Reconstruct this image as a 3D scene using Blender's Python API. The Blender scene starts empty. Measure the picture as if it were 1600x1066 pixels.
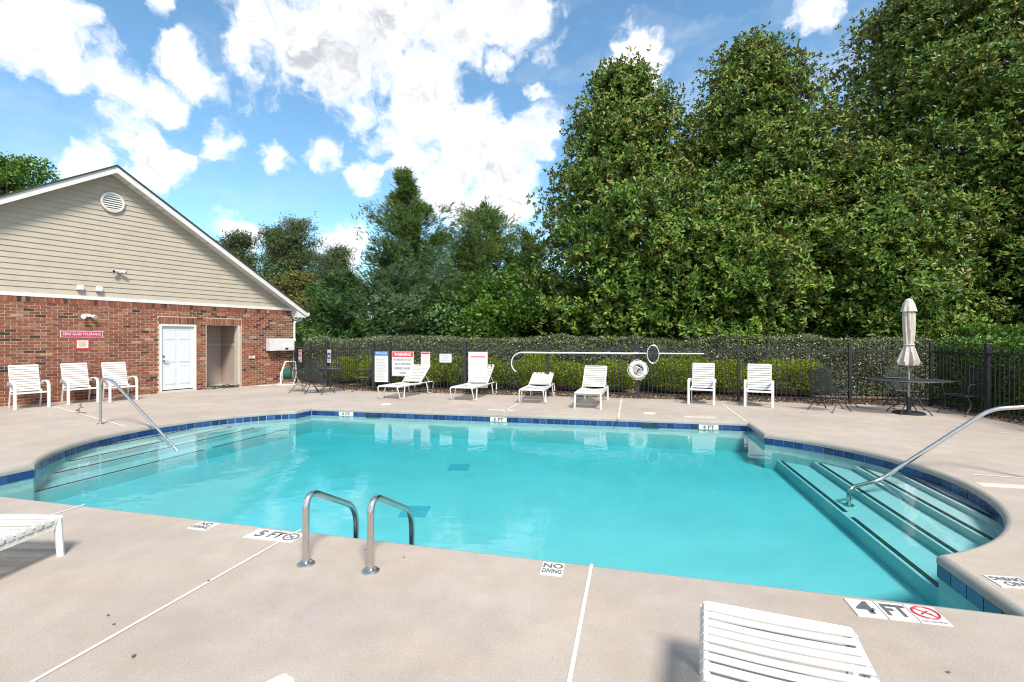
import bpy, bmesh, math, random
import numpy as np
from mathutils import Vector, Matrix, Euler
R = math.radians
random.seed(7)
rng = np.random.default_rng(11)
scene = bpy.context.scene
COL = scene.collection
F = 763.0      # focal length of the photograph in its own pixels (1600 wide)
EYE = 1.60     # eye height in metres
HOR = 530.0    # row of the horizon

# ------------------------------------------------------------------ camera
cd = bpy.data.cameras.new("camera"); cam = bpy.data.objects.new("camera", cd); COL.objects.link(cam)
cam.location = (0, 0, EYE); cam.rotation_euler = (R(90), 0, 0)
cd.sensor_width = 36; cd.lens = F / 1600 * 36; cd.clip_start = .05; cd.clip_end = 2000
cd.shift_y = -(533 - HOR) / 1600
scene.camera = cam
scene.render.resolution_x = 1024; scene.render.resolution_y = 682

# ------------------------------------------------------------------ sky, sun, exposure
SUN_EL, SUN_AZ = 50.0, 160.0      # azimuth clockwise from +Y (the view direction): high, behind the camera to the right
scene.view_settings.view_transform = 'Standard'
scene.view_settings.look = 'None'
scene.view_settings.gamma = 1
scene.view_settings.use_curve_mapping = False
scene.view_settings.exposure = 0.55
scene.cycles.use_denoising = True
scene.cycles.filter_width = 1.1
scene.cycles.max_bounces = 8
scene.cycles.transparent_max_bounces = 16
scene.cycles.sample_clamp_indirect = 6

sd = bpy.data.lights.new("sun", 'SUN'); sun = bpy.data.objects.new("sun", sd); COL.objects.link(sun)
sd.energy = 4.4; sd.angle = R(14); sd.color = (1, .945, .85)
sv = Vector((math.sin(R(SUN_AZ)) * math.cos(R(SUN_EL)), math.cos(R(SUN_AZ)) * math.cos(R(SUN_EL)), math.sin(R(SUN_EL))))
sun.rotation_euler = sv.to_track_quat('Z', 'Y').to_euler()

world = bpy.data.worlds.new("World"); scene.world = world; world.use_nodes = True
def build_world():
    nt = world.node_tree; nd = nt.nodes; ln = nt.links; nd.clear()
    def N(t, **k):
        n = nd.new(t)
        for a, b in k.items(): setattr(n, a, b)
        return n
    def M(op, a, b=None, clamp=False):
        n = N('ShaderNodeMath', operation=op); n.use_clamp = clamp
        for i, v in enumerate((a, b)):
            if v is None: continue
            if isinstance(v, (int, float)): n.inputs[i].default_value = v
            else: ln.new(v, n.inputs[i])
        return n.outputs[0]
    def ramp(v, a, b, lo=0., hi=1.):
        n = N('ShaderNodeMapRange', interpolation_type='SMOOTHSTEP')
        ln.new(v, n.inputs[0])
        for i, x in zip((1, 2, 3, 4), (a, b, lo, hi)): n.inputs[i].default_value = x
        return n.outputs[0]
    sky = N('ShaderNodeTexSky', sky_type='NISHITA'); sky.sun_disc = False
    sky.sun_elevation = R(SUN_EL); sky.sun_rotation = R(SUN_AZ)
    sky.air_density = 1.0; sky.dust_density = .3; sky.ozone_density = 2.5
    tc = N('ShaderNodeTexCoord'); D = tc.outputs['Generated']
    nz = N('ShaderNodeTexNoise'); nz.inputs['Scale'].default_value = 7; nz.inputs['Detail'].default_value = 6
    ln.new(D, nz.inputs['Vector'])
    sub = N('ShaderNodeVectorMath', operation='SUBTRACT'); ln.new(nz.outputs['Color'], sub.inputs[0]); sub.inputs[1].default_value = (.5, .5, .5)
    scl = N('ShaderNodeVectorMath', operation='SCALE'); ln.new(sub.outputs[0], scl.inputs[0]); scl.inputs['Scale'].default_value = .10
    add = N('ShaderNodeVectorMath', operation='ADD'); ln.new(D, add.inputs[0]); ln.new(scl.outputs[0], add.inputs[1])
    nz2 = N('ShaderNodeTexNoise'); nz2.inputs['Scale'].default_value = 26; nz2.inputs['Detail'].default_value = 5; ln.new(D, nz2.inputs['Vector'])
    sub2 = N('ShaderNodeVectorMath', operation='SUBTRACT'); ln.new(nz2.outputs['Color'], sub2.inputs[0]); sub2.inputs[1].default_value = (.5, .5, .5)
    scl2 = N('ShaderNodeVectorMath', operation='SCALE'); ln.new(sub2.outputs[0], scl2.inputs[0]); scl2.inputs['Scale'].default_value = .055
    add2 = N('ShaderNodeVectorMath', operation='ADD'); ln.new(add.outputs[0], add2.inputs[0]); ln.new(scl2.outputs[0], add2.inputs[1]); W = add2.outputs[0]
    # the cumulus banks that stood in the sky, as directions and angular sizes
    blobs = [(400, 30, 85), (480, 70, 95), (560, 110, 100), (610, 50, 110), (660, 150, 95), (720, 215, 100), (765, 250, 80), (690, 40, 90), (800, 20, 75),
             (785, 95, 30), (640, 235, 65), (700, 290, 70), (790, 325, 50), (735, 330, 55), (830, 215, 45),
             (20, 10, 90), (60, 70, 60), (120, 110, 48), (185, 120, 48), (245, 150, 48), (285, 105, 42), (110, 15, 30),
             (215, 205, 52), (130, 245, 50), (250, 255, 55), (340, 215, 42), (435, 240, 24), (510, 240, 32), (565, 282, 32),
             (375, 350, 42), (450, 350, 16), (530, 385, 50), (985, 75, 48), (965, 120, 48), (1020, 115, 38), (1275, 22, 48), (250, 10, 34), (840, 150, 22)]
    f = None
    for px, py, r in blobs:
        c = Vector(((px - 800) / F, 1, (HOR - py) / F)); k = c.length; c.normalize()
        dn = N('ShaderNodeVectorMath', operation='DISTANCE'); ln.new(W, dn.inputs[0]); dn.inputs[1].default_value = c
        v = M('SUBTRACT', 1.0, M('DIVIDE', dn.outputs['Value'], r * 1.0 / F / k))
        f = v if f is None else M('MAXIMUM', f, v)
    f = M('MAXIMUM', f, -.6)
    # the same broken cumulus goes on over the rest of the sky
    sep = N('ShaderNodeSeparateXYZ'); ln.new(D, sep.inputs[0])
    ng = N('ShaderNodeTexNoise'); ng.inputs['Scale'].default_value = 2.6; ng.inputs['Detail'].default_value = 3; ln.new(D, ng.inputs['Vector'])
    gen = M('MULTIPLY', M('SUBTRACT', ng.outputs[0], .47), 4.5)
    away = ramp(sep.outputs['Y'], .62, .40)
    gen = M('SUBTRACT', gen, M('MULTIPLY', M('SUBTRACT', 1., away), 4.))
    f = M('MAXIMUM', f, gen)
    nf = N('ShaderNodeTexNoise'); nf.inputs['Scale'].default_value = 11; nf.inputs['Detail'].default_value = 9; nf.inputs['Roughness'].default_value = .58; ln.new(W, nf.inputs['Vector'])
    fld = M('ADD', f, M('MULTIPLY', M('SUBTRACT', nf.outputs[0], .5), 3.0))
    mask = ramp(fld, -.05, .72)
    nw = N('ShaderNodeTexNoise'); nw.inputs['Scale'].default_value = 3.2; nw.inputs['Detail'].default_value = 8; nw.inputs['Roughness'].default_value = .62
    mp = N('ShaderNodeMapping'); mp.inputs['Scale'].default_value = (1, 1, 2.6); ln.new(W, mp.inputs[0]); ln.new(mp.outputs[0], nw.inputs['Vector'])
    veil = M('MULTIPLY', ramp(nw.outputs[0], .45, .75), .38)
    # cloud colour: billows lit from above, greyer below and in the thick middles
    up = N('ShaderNodeVectorMath', operation='ADD'); ln.new(W, up.inputs[0]); up.inputs[1].default_value = (.006, 0, .030)
    nu = N('ShaderNodeTexNoise'); nu.inputs['Scale'].default_value = 11; nu.inputs['Detail'].default_value = 9; nu.inputs['Roughness'].default_value = .58; ln.new(up.outputs[0], nu.inputs['Vector'])
    relief = M('SUBTRACT', nf.outputs[0], nu.outputs[0])
    nb = N('ShaderNodeTexNoise'); nb.inputs['Scale'].default_value = 4.5; nb.inputs['Detail'].default_value = 3; ln.new(W, nb.inputs['Vector'])
    lit = M('ADD', M('MULTIPLY', relief, 3.2), M('MULTIPLY', M('SUBTRACT', .52, nb.outputs[0]), 2.4))
    thick = M('MULTIPLY', ramp(lit, .55, -.55), ramp(fld, .2, .9))
    cc = N('ShaderNodeMix', data_type='RGBA'); ln.new(thick, cc.inputs[0])
    cc.inputs[6].default_value = (.95, .95, .95, 1); cc.inputs[7].default_value = (.43, .455, .49, 1)
    sk = N('ShaderNodeVectorMath', operation='MULTIPLY'); ln.new(sky.outputs[0], sk.inputs[0]); sk.inputs[1].default_value = (.128, .162, .158)
    m1 = N('ShaderNodeMix', data_type='RGBA'); ln.new(veil, m1.inputs[0]); ln.new(sk.outputs[0], m1.inputs[6]); m1.inputs[7].default_value = (.62, .665, .71, 1)
    m2 = N('ShaderNodeMix', data_type='RGBA'); ln.new(mask, m2.inputs[0]); ln.new(m1.outputs[2], m2.inputs[6]); ln.new(cc.outputs[2], m2.inputs[7])
    bg = N('ShaderNodeBackground'); ln.new(m2.outputs[2], bg.inputs[0]); bg.inputs[1].default_value = 1
    out = N('ShaderNodeOutputWorld'); ln.new(bg.outputs[0], out.inputs[0])
build_world()

# ------------------------------------------------------------------ materials
MATS = {}
def mat(name, col, rough=.6, metal=0., var=.0, vscale=6., bump=0., bscale=60., spec=.5, col2=None, detail=4, trans=0.):
    if name in MATS: return MATS[name]
    m = bpy.data.materials.new(name); m.use_nodes = True
    nt = m.node_tree; b = nt.nodes['Principled BSDF']; ln = nt.links
    b.inputs['Base Color'].default_value = (*col, 1); b.inputs['Roughness'].default_value = rough
    b.inputs['Metallic'].default_value = metal; b.inputs['Specular IOR Level'].default_value = spec
    geo = nt.nodes.new('ShaderNodeNewGeometry')
    if var or col2:
        n = nt.nodes.new('ShaderNodeTexNoise'); n.inputs['Scale'].default_value = vscale; n.inputs['Detail'].default_value = detail
        ln.new(geo.outputs['Position'], n.inputs['Vector'])
        r = nt.nodes.new('ShaderNodeValToRGB'); ln.new(n.outputs[0], r.inputs[0])
        c2 = col2 or tuple(c * (1 - var) for c in col); c1 = col if col2 else tuple(min(1, c * (1 + var)) for c in col)
        r.color_ramp.elements[0].position = .32; r.color_ramp.elements[1].position = .68
        r.color_ramp.elements[0].color = (*c2, 1); r.color_ramp.elements[1].color = (*c1, 1)
        ln.new(r.outputs[0], b.inputs['Base Color'])
    if bump:
        n = nt.nodes.new('ShaderNodeTexNoise'); n.inputs['Scale'].default_value = bscale; n.inputs['Detail'].default_value = 4
        ln.new(geo.outputs['Position'], n.inputs['Vector'])
        bp = nt.nodes.new('ShaderNodeBump'); bp.inputs['Strength'].default_value = bump; bp.inputs['Distance'].default_value = .01
        ln.new(n.outputs[0], bp.inputs['Height']); ln.new(bp.outputs[0], b.inputs['Normal'])
    MATS[name] = m
    return m

def concrete(name, base):
    m = bpy.data.materials.new(name); m.use_nodes = True; nt = m.node_tree; ln = nt.links; b = nt.nodes['Principled BSDF']
    geo = nt.nodes.new('ShaderNodeNewGeometry')
    def noise(s, d, r=.5):
        n = nt.nodes.new('ShaderNodeTexNoise'); n.inputs['Scale'].default_value = s; n.inputs['Detail'].default_value = d; n.inputs['Roughness'].default_value = r
        ln.new(geo.outputs['Position'], n.inputs['Vector']); return n.outputs[0]
    def rng_(v, a, b_, lo, hi):
        n = nt.nodes.new('ShaderNodeMapRange'); ln.new(v, n.inputs[0])
        for i, x in zip((1, 2, 3, 4), (a, b_, lo, hi)): n.inputs[i].default_value = x
        return n.outputs[0]
    def mul(a, c):
        n = nt.nodes.new('ShaderNodeMath'); n.operation = 'MULTIPLY'; ln.new(a, n.inputs[0]); ln.new(c, n.inputs[1]); return n.outputs[0]
    big = rng_(noise(.55, 6, .6), .3, .7, .86, 1.10)
    mid = rng_(noise(3.1, 6, .65), .3, .7, .90, 1.07)
    fine = rng_(noise(95, 3, .7), .3, .7, .84, 1.14)
    sp = rng_(noise(260, 1), .66, .74, 1., .70)
    v = mul(mul(big, mid), mul(fine, sp))
    hue = nt.nodes.new('ShaderNodeMix'); hue.data_type = 'RGBA'; ln.new(rng_(noise(1.3, 4), .35, .65, 0, 1), hue.inputs[0])
    hue.inputs[6].default_value = (*base, 1); hue.inputs[7].default_value = (base[0] * .98, base[1] * 1.02, base[2] * 1.10, 1)
    st = nt.nodes.new('ShaderNodeMix'); st.data_type = 'RGBA'; ln.new(rng_(noise(.9, 8, .7), .56, .74, 0, .5), st.inputs[0]); ln.new(hue.outputs[2], st.inputs[6])
    st.inputs[7].default_value = (base[0] * .80, base[1] * .72, base[2] * .60, 1)      # rusty water stains
    sc = nt.nodes.new('ShaderNodeVectorMath'); sc.operation = 'SCALE'; ln.new(st.outputs[2], sc.inputs[0]); ln.new(v, sc.inputs['Scale'])
    ln.new(sc.outputs[0], b.inputs['Base Color']); b.inputs['Roughness'].default_value = .85
    bp = nt.nodes.new('ShaderNodeBump'); bp.inputs['Strength'].default_value = .35; bp.inputs['Distance'].default_value = .006
    ln.new(noise(120, 4, .7), bp.inputs['Height']); ln.new(bp.outputs[0], b.inputs['Normal'])
    return m

def ramp_mat(name, attr, stops, rough=.5, spec=.5, back=None, nscale=0., trans=0.):
    """colour from a per-piece value stored on the mesh"""
    m = bpy.data.materials.new(name); m.use_nodes = True; nt = m.node_tree; ln = nt.links; b = nt.nodes['Principled BSDF']
    a = nt.nodes.new('ShaderNodeAttribute'); a.attribute_name = attr
    r = nt.nodes.new('ShaderNodeValToRGB'); ln.new(a.outputs['Fac'], r.inputs[0])
    while len(r.color_ramp.elements) < len(stops): r.color_ramp.elements.new(.5)
    for e, (p, c) in zip(r.color_ramp.elements, stops): e.position = p; e.color = (*c, 1)
    col = r.outputs[0]
    if nscale:
        geo = nt.nodes.new('ShaderNodeNewGeometry'); n = nt.nodes.new('ShaderNodeTexNoise'); n.inputs['Scale'].default_value = nscale; n.inputs['Detail'].default_value = 5
        ln.new(geo.outputs['Position'], n.inputs['Vector'])
        mr = nt.nodes.new('ShaderNodeMapRange'); ln.new(n.outputs[0], mr.inputs[0])
        for i, x in zip((1, 2, 3, 4), (.3, .7, .72, 1.25)): mr.inputs[i].default_value = x
        sc = nt.nodes.new('ShaderNodeVectorMath'); sc.operation = 'SCALE'; ln.new(col, sc.inputs[0]); ln.new(mr.outputs[0], sc.inputs['Scale']); col = sc.outputs[0]
    if back:
        g = nt.nodes.new('ShaderNodeNewGeometry'); mx = nt.nodes.new('ShaderNodeMix'); mx.data_type = 'RGBA'
        ln.new(g.outputs['Backfacing'], mx.inputs[0]); ln.new(col, mx.inputs[6]); mx.inputs[7].default_value = (*back, 1); col = mx.outputs[2]
    ln.new(col, b.inputs['Base Color']); b.inputs['Roughness'].default_value = rough; b.inputs['Specular IOR Level'].default_value = spec
    if trans:
        t = nt.nodes.new('ShaderNodeBsdfTranslucent'); ln.new(col, t.inputs[0])
        ms = nt.nodes.new('ShaderNodeMixShader'); ms.inputs[0].default_value = trans
        ln.new(b.outputs[0], ms.inputs[1]); ln.new(t.outputs[0], ms.inputs[2]); ln.new(ms.outputs[0], nt.nodes['Material Output'].inputs['Surface'])
    return m

DECK = concrete('deck_concrete', (.385, .318, .262))
COPING = concrete('coping_concrete', (.30, .273, .235))
WHITE = mat('white_paint', (.60, .60, .59), .35, var=.04, vscale=9)
STRAP = mat('white_vinyl_strap', (.60, .60, .585), .42, col2=(.50, .485, .455), vscale=5, detail=7)
SCUFF = mat('scuffed_white_paint', (.78, .77, .74), .5, col2=(.60, .57, .52), vscale=16)
STEEL = mat('stainless_steel', (.62, .60, .57), .22, metal=1, var=.08, vscale=22)
BLACK = mat('black_metal', (.018, .02, .022), .45, var=.2, vscale=12)
IRON = mat('wrought_iron', (.028, .030, .033), .55, var=.25, vscale=20)
TRIM = mat('white_trim', (.60, .59, .565), .5, var=.05, vscale=5)
VINYL = mat('tan_vinyl_siding', (.40, .345, .275), .55, var=.05, vscale=3)
ROOF = mat('dark_shingle', (.035, .037, .042), .9, var=.3, vscale=30, bump=.4, bscale=80)
MORTAR = mat('mortar', (.46, .375, .29), .9, var=.14, vscale=14, bump=.4, bscale=120)
DOORW = mat('white_door_paint', (.56, .585, .62), .35)
NICHE = mat('beige_wall_tile', (.40, .32, .27), .4, var=.06, vscale=3)
NICHE2 = mat('pale_accent_tile', (.52, .45, .38), .4)
RED = mat('sign_red', (.55, .03, .05), .4)
MAG = mat('sign_magenta', (.42, .02, .09), .4)
BLUE = mat('sign_blue', (.02, .17, .42), .4)
NAVY = mat('sign_navy', (.02, .05, .16), .4)
PRINT = mat('dark_print', (.10, .10, .11), .6)
GREYP = mat('grey_print', (.38, .38, .40), .6)
PINKP = mat('pink_print', (.62, .33, .34), .6)
SIGNW = mat('sign_white', (.56, .56, .56), .4, var=.03, vscale=7)
TAN_CLOTH = mat('faded_umbrella_cloth', (.48, .42, .385), .9, var=.1, vscale=8, bump=.2, bscale=200)
HOSE_G = mat('green_hose', (.02, .10, .07), .5)
HOSE_D = mat('dark_hose', (.025, .035, .03), .5)
PLAST = mat('cream_plastic', (.62, .58, .50), .5, var=.06, vscale=10)
CHROME = mat('door_hardware', (.35, .33, .30), .3, metal=1)
DARKG = mat('dark_lens', (.01, .01, .012), .2)
CAULK = mat('white_joint_caulk', (.60, .58, .54), .7, var=.08, vscale=9)
BARK = mat('bark', (.085, .062, .045), .95, var=.35, vscale=9, bump=.8, bscale=25)
MARK_W = mat('depth_tile_white', (.56, .545, .51), .45, var=.05, vscale=20)
BRICK = ramp_mat('fired_brick', 'tint', [(0, (0.035, 0.027, 0.023)), (.14, (0.070, 0.031, 0.023)), (.3, (0.168, 0.055, 0.033)), (.6, (0.215, 0.074, 0.043)), (.86, (0.257, 0.105, 0.062)), (1, (0.374, 0.234, 0.156))], .85, .3, nscale=34)
TILE = ramp_mat('cobalt_tile', 'tint', [(0, (.006, .022, .09)), (.5, (.010, .036, .14)), (1, (.02, .06, .19))], .18, .6)
def plaster():
    m = mat('pool_plaster', (.52, .57, .57), .8, var=.05, vscale=1.2)
    return m
PLASTER = plaster()
STRIPE = mat('black_step_tile', (.02, .03, .035), .5)
DRAIN = mat('drain_grate', (.24, .44, .50), .5)

# ------------------------------------------------------------------ mesh helpers
class MB:
    def __init__(s): s.v = []; s.f = []
    def add(s, vs, fs):
        k = len(s.v); s.v += [tuple(p) for p in vs]; s.f += [tuple(i + k for i in f) for f in fs]; return s
    def box(s, lo, hi):
        x0, y0, z0 = lo; x1, y1, z1 = hi
        return s.add([(x0, y0, z0), (x1, y0, z0), (x1, y1, z0), (x0, y1, z0), (x0, y0, z1), (x1, y0, z1), (x1, y1, z1), (x0, y1, z1)],
                     [(0, 3, 2, 1), (4, 5, 6, 7), (0, 1, 5, 4), (1, 2, 6, 5), (2, 3, 7, 6), (3, 0, 4, 7)])
    def cbox(s, c, d): return s.box([c[i] - d[i] / 2 for i in range(3)], [c[i] + d[i] / 2 for i in range(3)])
    def bar(s, p, q, w, h=None, up=(0, 0, 1)):
        """rectangular bar from p to q, w wide and h high"""
        h = h or w; p = Vector(p); q = Vector(q); d = (q - p).normalized(); u = Vector(up)
        if abs(d.dot(u)) > .98: u = Vector((1, 0, 0))
        a = d.cross(u).normalized() * w / 2; b = a.cross(d).normalized() * h / 2
        return s.add([p - a - b, p + a - b, p + a + b, p - a + b, q - a - b, q + a - b, q + a + b, q - a + b],
                     [(0, 1, 2, 3), (4, 7, 6, 5), (0, 4, 5, 1), (1, 5, 6, 2), (2, 6, 7, 3), (3, 7, 4, 0)])
    def tube(s, pts, r, n=8, close=False, rs=None):
        pts = [Vector(p) for p in pts]; m = len(pts); ring = []
        prev = None
        for i, p in enumerate(pts):
            if close: t = (pts[(i + 1) % m] - pts[i - 1])
            else: t = pts[min(i + 1, m - 1)] - pts[max(i - 1, 0)]
            t.normalize()
            if prev is None:
                u = Vector((0, 0, 1)) if abs(t.z) < .9 else Vector((1, 0, 0)); a = t.cross(u).normalized()
            else: a = (prev - t * prev.dot(t)).normalized()
            prev = a; b = t.cross(a); rr = rs[i] if rs else r
            ring.append([p + (a * math.cos(2 * math.pi * k / n) + b * math.sin(2 * math.pi * k / n)) * rr for k in range(n)])
        vs = [q for r_ in ring for q in r_]; fs = []
        for i in range(m if close else m - 1):
            j = (i + 1) % m
            for k in range(n): fs.append((i * n + k, i * n + (k + 1) % n, j * n + (k + 1) % n, j * n + k))
        if not close: fs += [tuple(range(n - 1, -1, -1)), tuple((m - 1) * n + k for k in range(n))]
        return s.add(vs, fs)
    def lathe(s, prof, c=(0, 0, 0), n=24, wob=None):
        vs = []; fs = []; m = len(prof)
        for r, z in prof:
            for k in range(n):
                a = 2 * math.pi * k / n; rr = r * (1 + (wob(a, z) if wob else 0)); vs.append((c[0] + rr * math.cos(a), c[1] + rr * math.sin(a), c[2] + z))
        for i in range(m - 1):
            for k in range(n): fs.append((i * n + k, i * n + (k + 1) % n, (i + 1) * n + (k + 1) % n, (i + 1) * n + k))
        fs += [tuple(range(n - 1, -1, -1)), tuple((m - 1) * n + k for k in range(n))]
        return s.add(vs, fs)
    def prism(s, poly, y0, y1):
        """polygon given in x,z pulled from y0 to y1"""
        n = len(poly)
        return s.add([(x, y0, z) for x, z in poly] + [(x, y1, z) for x, z in poly],
                     [tuple(range(n)), tuple(range(2 * n - 1, n - 1, -1))] + [(i, i + n, (i + 1) % n + n, (i + 1) % n) for i in range(n)])
    def mesh(s, name, m=None, smooth=False, tint=None, fix=True):
        me = bpy.data.meshes.new(name); me.from_pydata(s.v, [], s.f); me.update()
        if fix:
            bm = bmesh.new(); bm.from_mesh(me); bmesh.ops.recalc_face_normals(bm, faces=bm.faces); bm.to_mesh(me); bm.free()
        if m: me.materials.append(m)
        if smooth:
            me.polygons.foreach_set('use_smooth', [True] * len(me.polygons))
            try: me.set_sharp_from_angle(angle=R(40))
            except Exception: pass
        if tint is not None:
            a = me.attributes.new('tint', 'FLOAT', 'POINT'); a.data.foreach_set('value', np.full(len(me.vertices), tint, dtype=np.float32) if np.isscalar(tint) else np.asarray(tint, dtype=np.float32))
        return me
    def build(s, name, m=None, parent=None, smooth=False, tint=None, bevel=0.):
        o = link(name, s.mesh(name, m, smooth, tint), parent)
        if bevel:
            b = o.modifiers.new('bevel', 'BEVEL'); b.width = bevel; b.segments = 2; b.limit_method = 'ANGLE'
        return o

def link(name, data, parent=None):
    o = bpy.data.objects.new(name, data); COL.objects.link(o)
    if parent: o.parent = parent
    return o
def tag(o, label=None, cat=None, group=None, kind=None):
    if label: o['label'] = label
    if cat: o['category'] = cat
    if group: o['group'] = group
    if kind: o['kind'] = kind
    return o
def thing(name, label, cat, loc=(0, 0, 0), rz=0., group=None):
    o = bpy.data.objects.new(name, None); COL.objects.link(o); o.location = loc; o.rotation_euler = (0, 0, rz)
    o.empty_display_size = .1
    return tag(o, label, cat, group)
KIDS = {}
def copy_tree(o, parent=None):
    c = o.copy(); COL.objects.link(c); c.parent = parent
    for ch in list(o.children): copy_tree(ch, c)
    return c
def another(proto, label, loc, rz, group=None):
    c = copy_tree(proto); c.location = loc; c.rotation_euler = (0, 0, rz); c['label'] = label
    if group: c['group'] = group
    return c
def arc(c, a0, a1, r, n, ax=(1, 0, 0), ay=(0, 0, 1)):
    ax = Vector(ax); ay = Vector(ay); c = Vector(c)
    return [c + ax * (r * math.cos(a0 + (a1 - a0) * i / n)) + ay * (r * math.sin(a0 + (a1 - a0) * i / n)) for i in range(n + 1)]
def rounded(pts, r, n=5):
    """polyline with its inner corners rounded"""
    pts = [Vector(p) for p in pts]; out = [pts[0]]
    for i in range(1, len(pts) - 1):
        a, b, c = pts[i - 1], pts[i], pts[i + 1]
        d0 = (a - b); d1 = (c - b); k = min(r, d0.length * .48, d1.length * .48)
        p = b + d0.normalized() * k; q = b + d1.normalized() * k
        for j in range(n + 1):
            t = j / n; out.append(p * (1 - t) ** 2 + b * 2 * t * (1 - t) + q * t ** 2)
    return out + [pts[-1]]
def G(px, py, z=0.):
    """the point of the level z that the photograph shows at px, py"""
    y = F * (EYE - z) / (py - HOR); return Vector(((px - 800) / F * y, y, z))
def text_mesh(s, size, m, bold=.0, width=None):
    cu = bpy.data.curves.new('lettering', 'FONT'); cu.body = s; cu.size = size; cu.align_x = 'CENTER'; cu.align_y = 'CENTER'; cu.offset = bold; cu.resolution_u = 3
    o = bpy.data.objects.new('lettering', cu); COL.objects.link(o)
    dg = bpy.context.evaluated_depsgraph_get(); me = bpy.data.meshes.new_from_object(o.evaluated_get(dg)); bpy.data.objects.remove(o); bpy.data.curves.remove(cu)
    me.materials.clear(); me.materials.append(m); me.name = 'lettering'
    co = np.empty(len(me.vertices) * 3, dtype=np.float32); me.vertices.foreach_get('co', co); co = co.reshape(-1, 3)
    if width and len(co):
        w = co[:, 0].max() - co[:, 0].min(); co[:, 0] *= width / w; me.vertices.foreach_set('co', co.ravel()); me.update()
    return me
def lettering(s, size, m, parent, loc, rot=(0, 0, 0), bold=0., width=None):
    o = link('lettering', text_mesh(s, size, m, bold, width), parent); o.location = loc; o.rotation_euler = rot; return o

# ------------------------------------------------------------------ the setting: pool outline
CR = Vector((2.976, 2.846)); BR = Vector((4.53, 9.39)); DL = Vector((-4.68, 11.41)); AL = Vector((-6.38, 5.31))
def bay(p, q, sag, n):
    """arc that bulges to the right of p->q"""
    c = (p + q) / 2; h = (q - p).length / 2; rad = (h * h + sag * sag) / (2 * sag); t = (q - p).normalized(); nrm = Vector((t.y, -t.x))
    o = c - nrm * (rad - sag); a = math.asin(h / rad)
    return [o + (nrm * math.cos(x) + t * math.sin(x)) * rad for x in [-a + 2 * a * i / n for i in range(n + 1)]]
ur = (BR - CR).normalized(); ul = (AL - DL).normalized()
RB0, RB1 = CR + ur * .82, CR + ur * 5.55
LB0, LB1 = DL + ul * .52, DL + ul * 5.35
POOL = [CR] + bay(RB0, RB1, 1.42, 26) + [BR, DL] + bay(LB0, LB1, 1.27, 26) + [AL]   # counter-clockwise
def resample(poly, step):
    out = []
    for i, p in enumerate(poly):
        q = poly[(i + 1) % len(poly)]; n = max(1, round((q - p).length / step))
        out += [p.lerp(q, k / n) for k in range(n)]
    return out
def normals(poly):
    """unit outward mitre for each corner of a counter-clockwise outline"""
    r = []; n = len(poly)
    for i in range(n):
        a = (poly[i] - poly[i - 1]).normalized(); b = (poly[(i + 1) % n] - poly[i]).normalized()
        na = Vector((a.y, -a.x)); nb = Vector((b.y, -b.x)); m = na + nb; m.normalize(); r.append(m / max(.45, m.dot(na)))
    return r
LOOP = resample(POOL, .3); LN = normals(LOOP)
WATER_Z = -.155
def off(d): return [p + n * d for p, n in zip(LOOP, LN)]

FA0, FA1 = Vector((-4.62, 15.05)), Vector((9.98, 11.63))
FL1 = Vector((-7.98, 17.98))
fr = (FA1 - FA0).normalized(); FC1 = Vector((9.98, 11.63)) - Vector((.16, .987)) * 8.5
DECK_OUT = [Vector((-22, -7)), Vector((6.8, -7)), FC1 + Vector((.12, 0)), FA1 + Vector((.12, .08)), FA0 + Vector((.02, .10)), FL1 + Vector((.1, .2)), Vector((-9, 20)), Vector((-22, 24))]
def fill_between(outer, inner, z, name, m):
    bm = bmesh.new(); es = []
    for lp in (outer, inner):
        vs = [bm.verts.new((p.x, p.y, z)) for p in lp]
        es += [bm.edges.new((vs[i], vs[(i + 1) % len(vs)])) for i in range(len(vs))]
    bmesh.ops.triangle_fill(bm, use_beauty=True, use_dissolve=False, edges=es)
    bmesh.ops.recalc_face_normals(bm, faces=bm.faces)
    for f in bm.faces:
        if f.normal.z < 0: f.normal_flip()
    me = bpy.data.meshes.new(name); bm.to_mesh(me); bm.free(); me.materials.append(m)
    return link(name, me)
deck = tag(fill_between(DECK_OUT, off(.045), 0, 'pool_deck', DECK), kind='structure')
# outer edge of the slab
e = MB()
for i, p in enumerate(DECK_OUT):
    q = DECK_OUT[(i + 1) % len(DECK_OUT)]; e.add([(p.x, p.y, 0), (q.x, q.y, 0), (q.x, q.y, -.15), (p.x, p.y, -.15)], [(0, 1, 2, 3)])
e.build('slab_edge', DECK, deck)
GRASS = mat('ground_soil_grass', (.05, .075, .022), .95, col2=(.075, .055, .032), vscale=2.2, bump=.6, bscale=20)
inset = [p + (Vector((-6, 6)) - p).normalized() * .25 for p in DECK_OUT]
ground = tag(fill_between([Vector((-500, -500)), Vector((500, -500)), Vector((500, 500)), Vector((-500, 500))], inset, -.06, 'ground', GRASS), kind='structure')

pool = thing('swimming_pool', 'rectangular swimming pool with rounded step bays and cobalt waterline tiles', 'pool')
# rolled edge of the deck round the basin
prof = [(.045, 0.)] + [(.045 - .045 * math.sin(a), -.045 + .045 * math.cos(a)) for a in [R(x) for x in (18, 36, 54, 72, 90)]] + [(0, -.070), (.012, -.073)]
c = MB(); loops = [[(p.x + n.x * d, p.y + n.y * d, z) for p, n in zip(LOOP, LN)] for d, z in prof]; nl = len(LOOP)
for k in range(len(prof) - 1):
    c.add(loops[k] + loops[k + 1], [(i, (i + 1) % nl, nl + (i + 1) % nl, nl + i) for i in range(nl)])
c.build('coping', COPING, pool, smooth=True)
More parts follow.
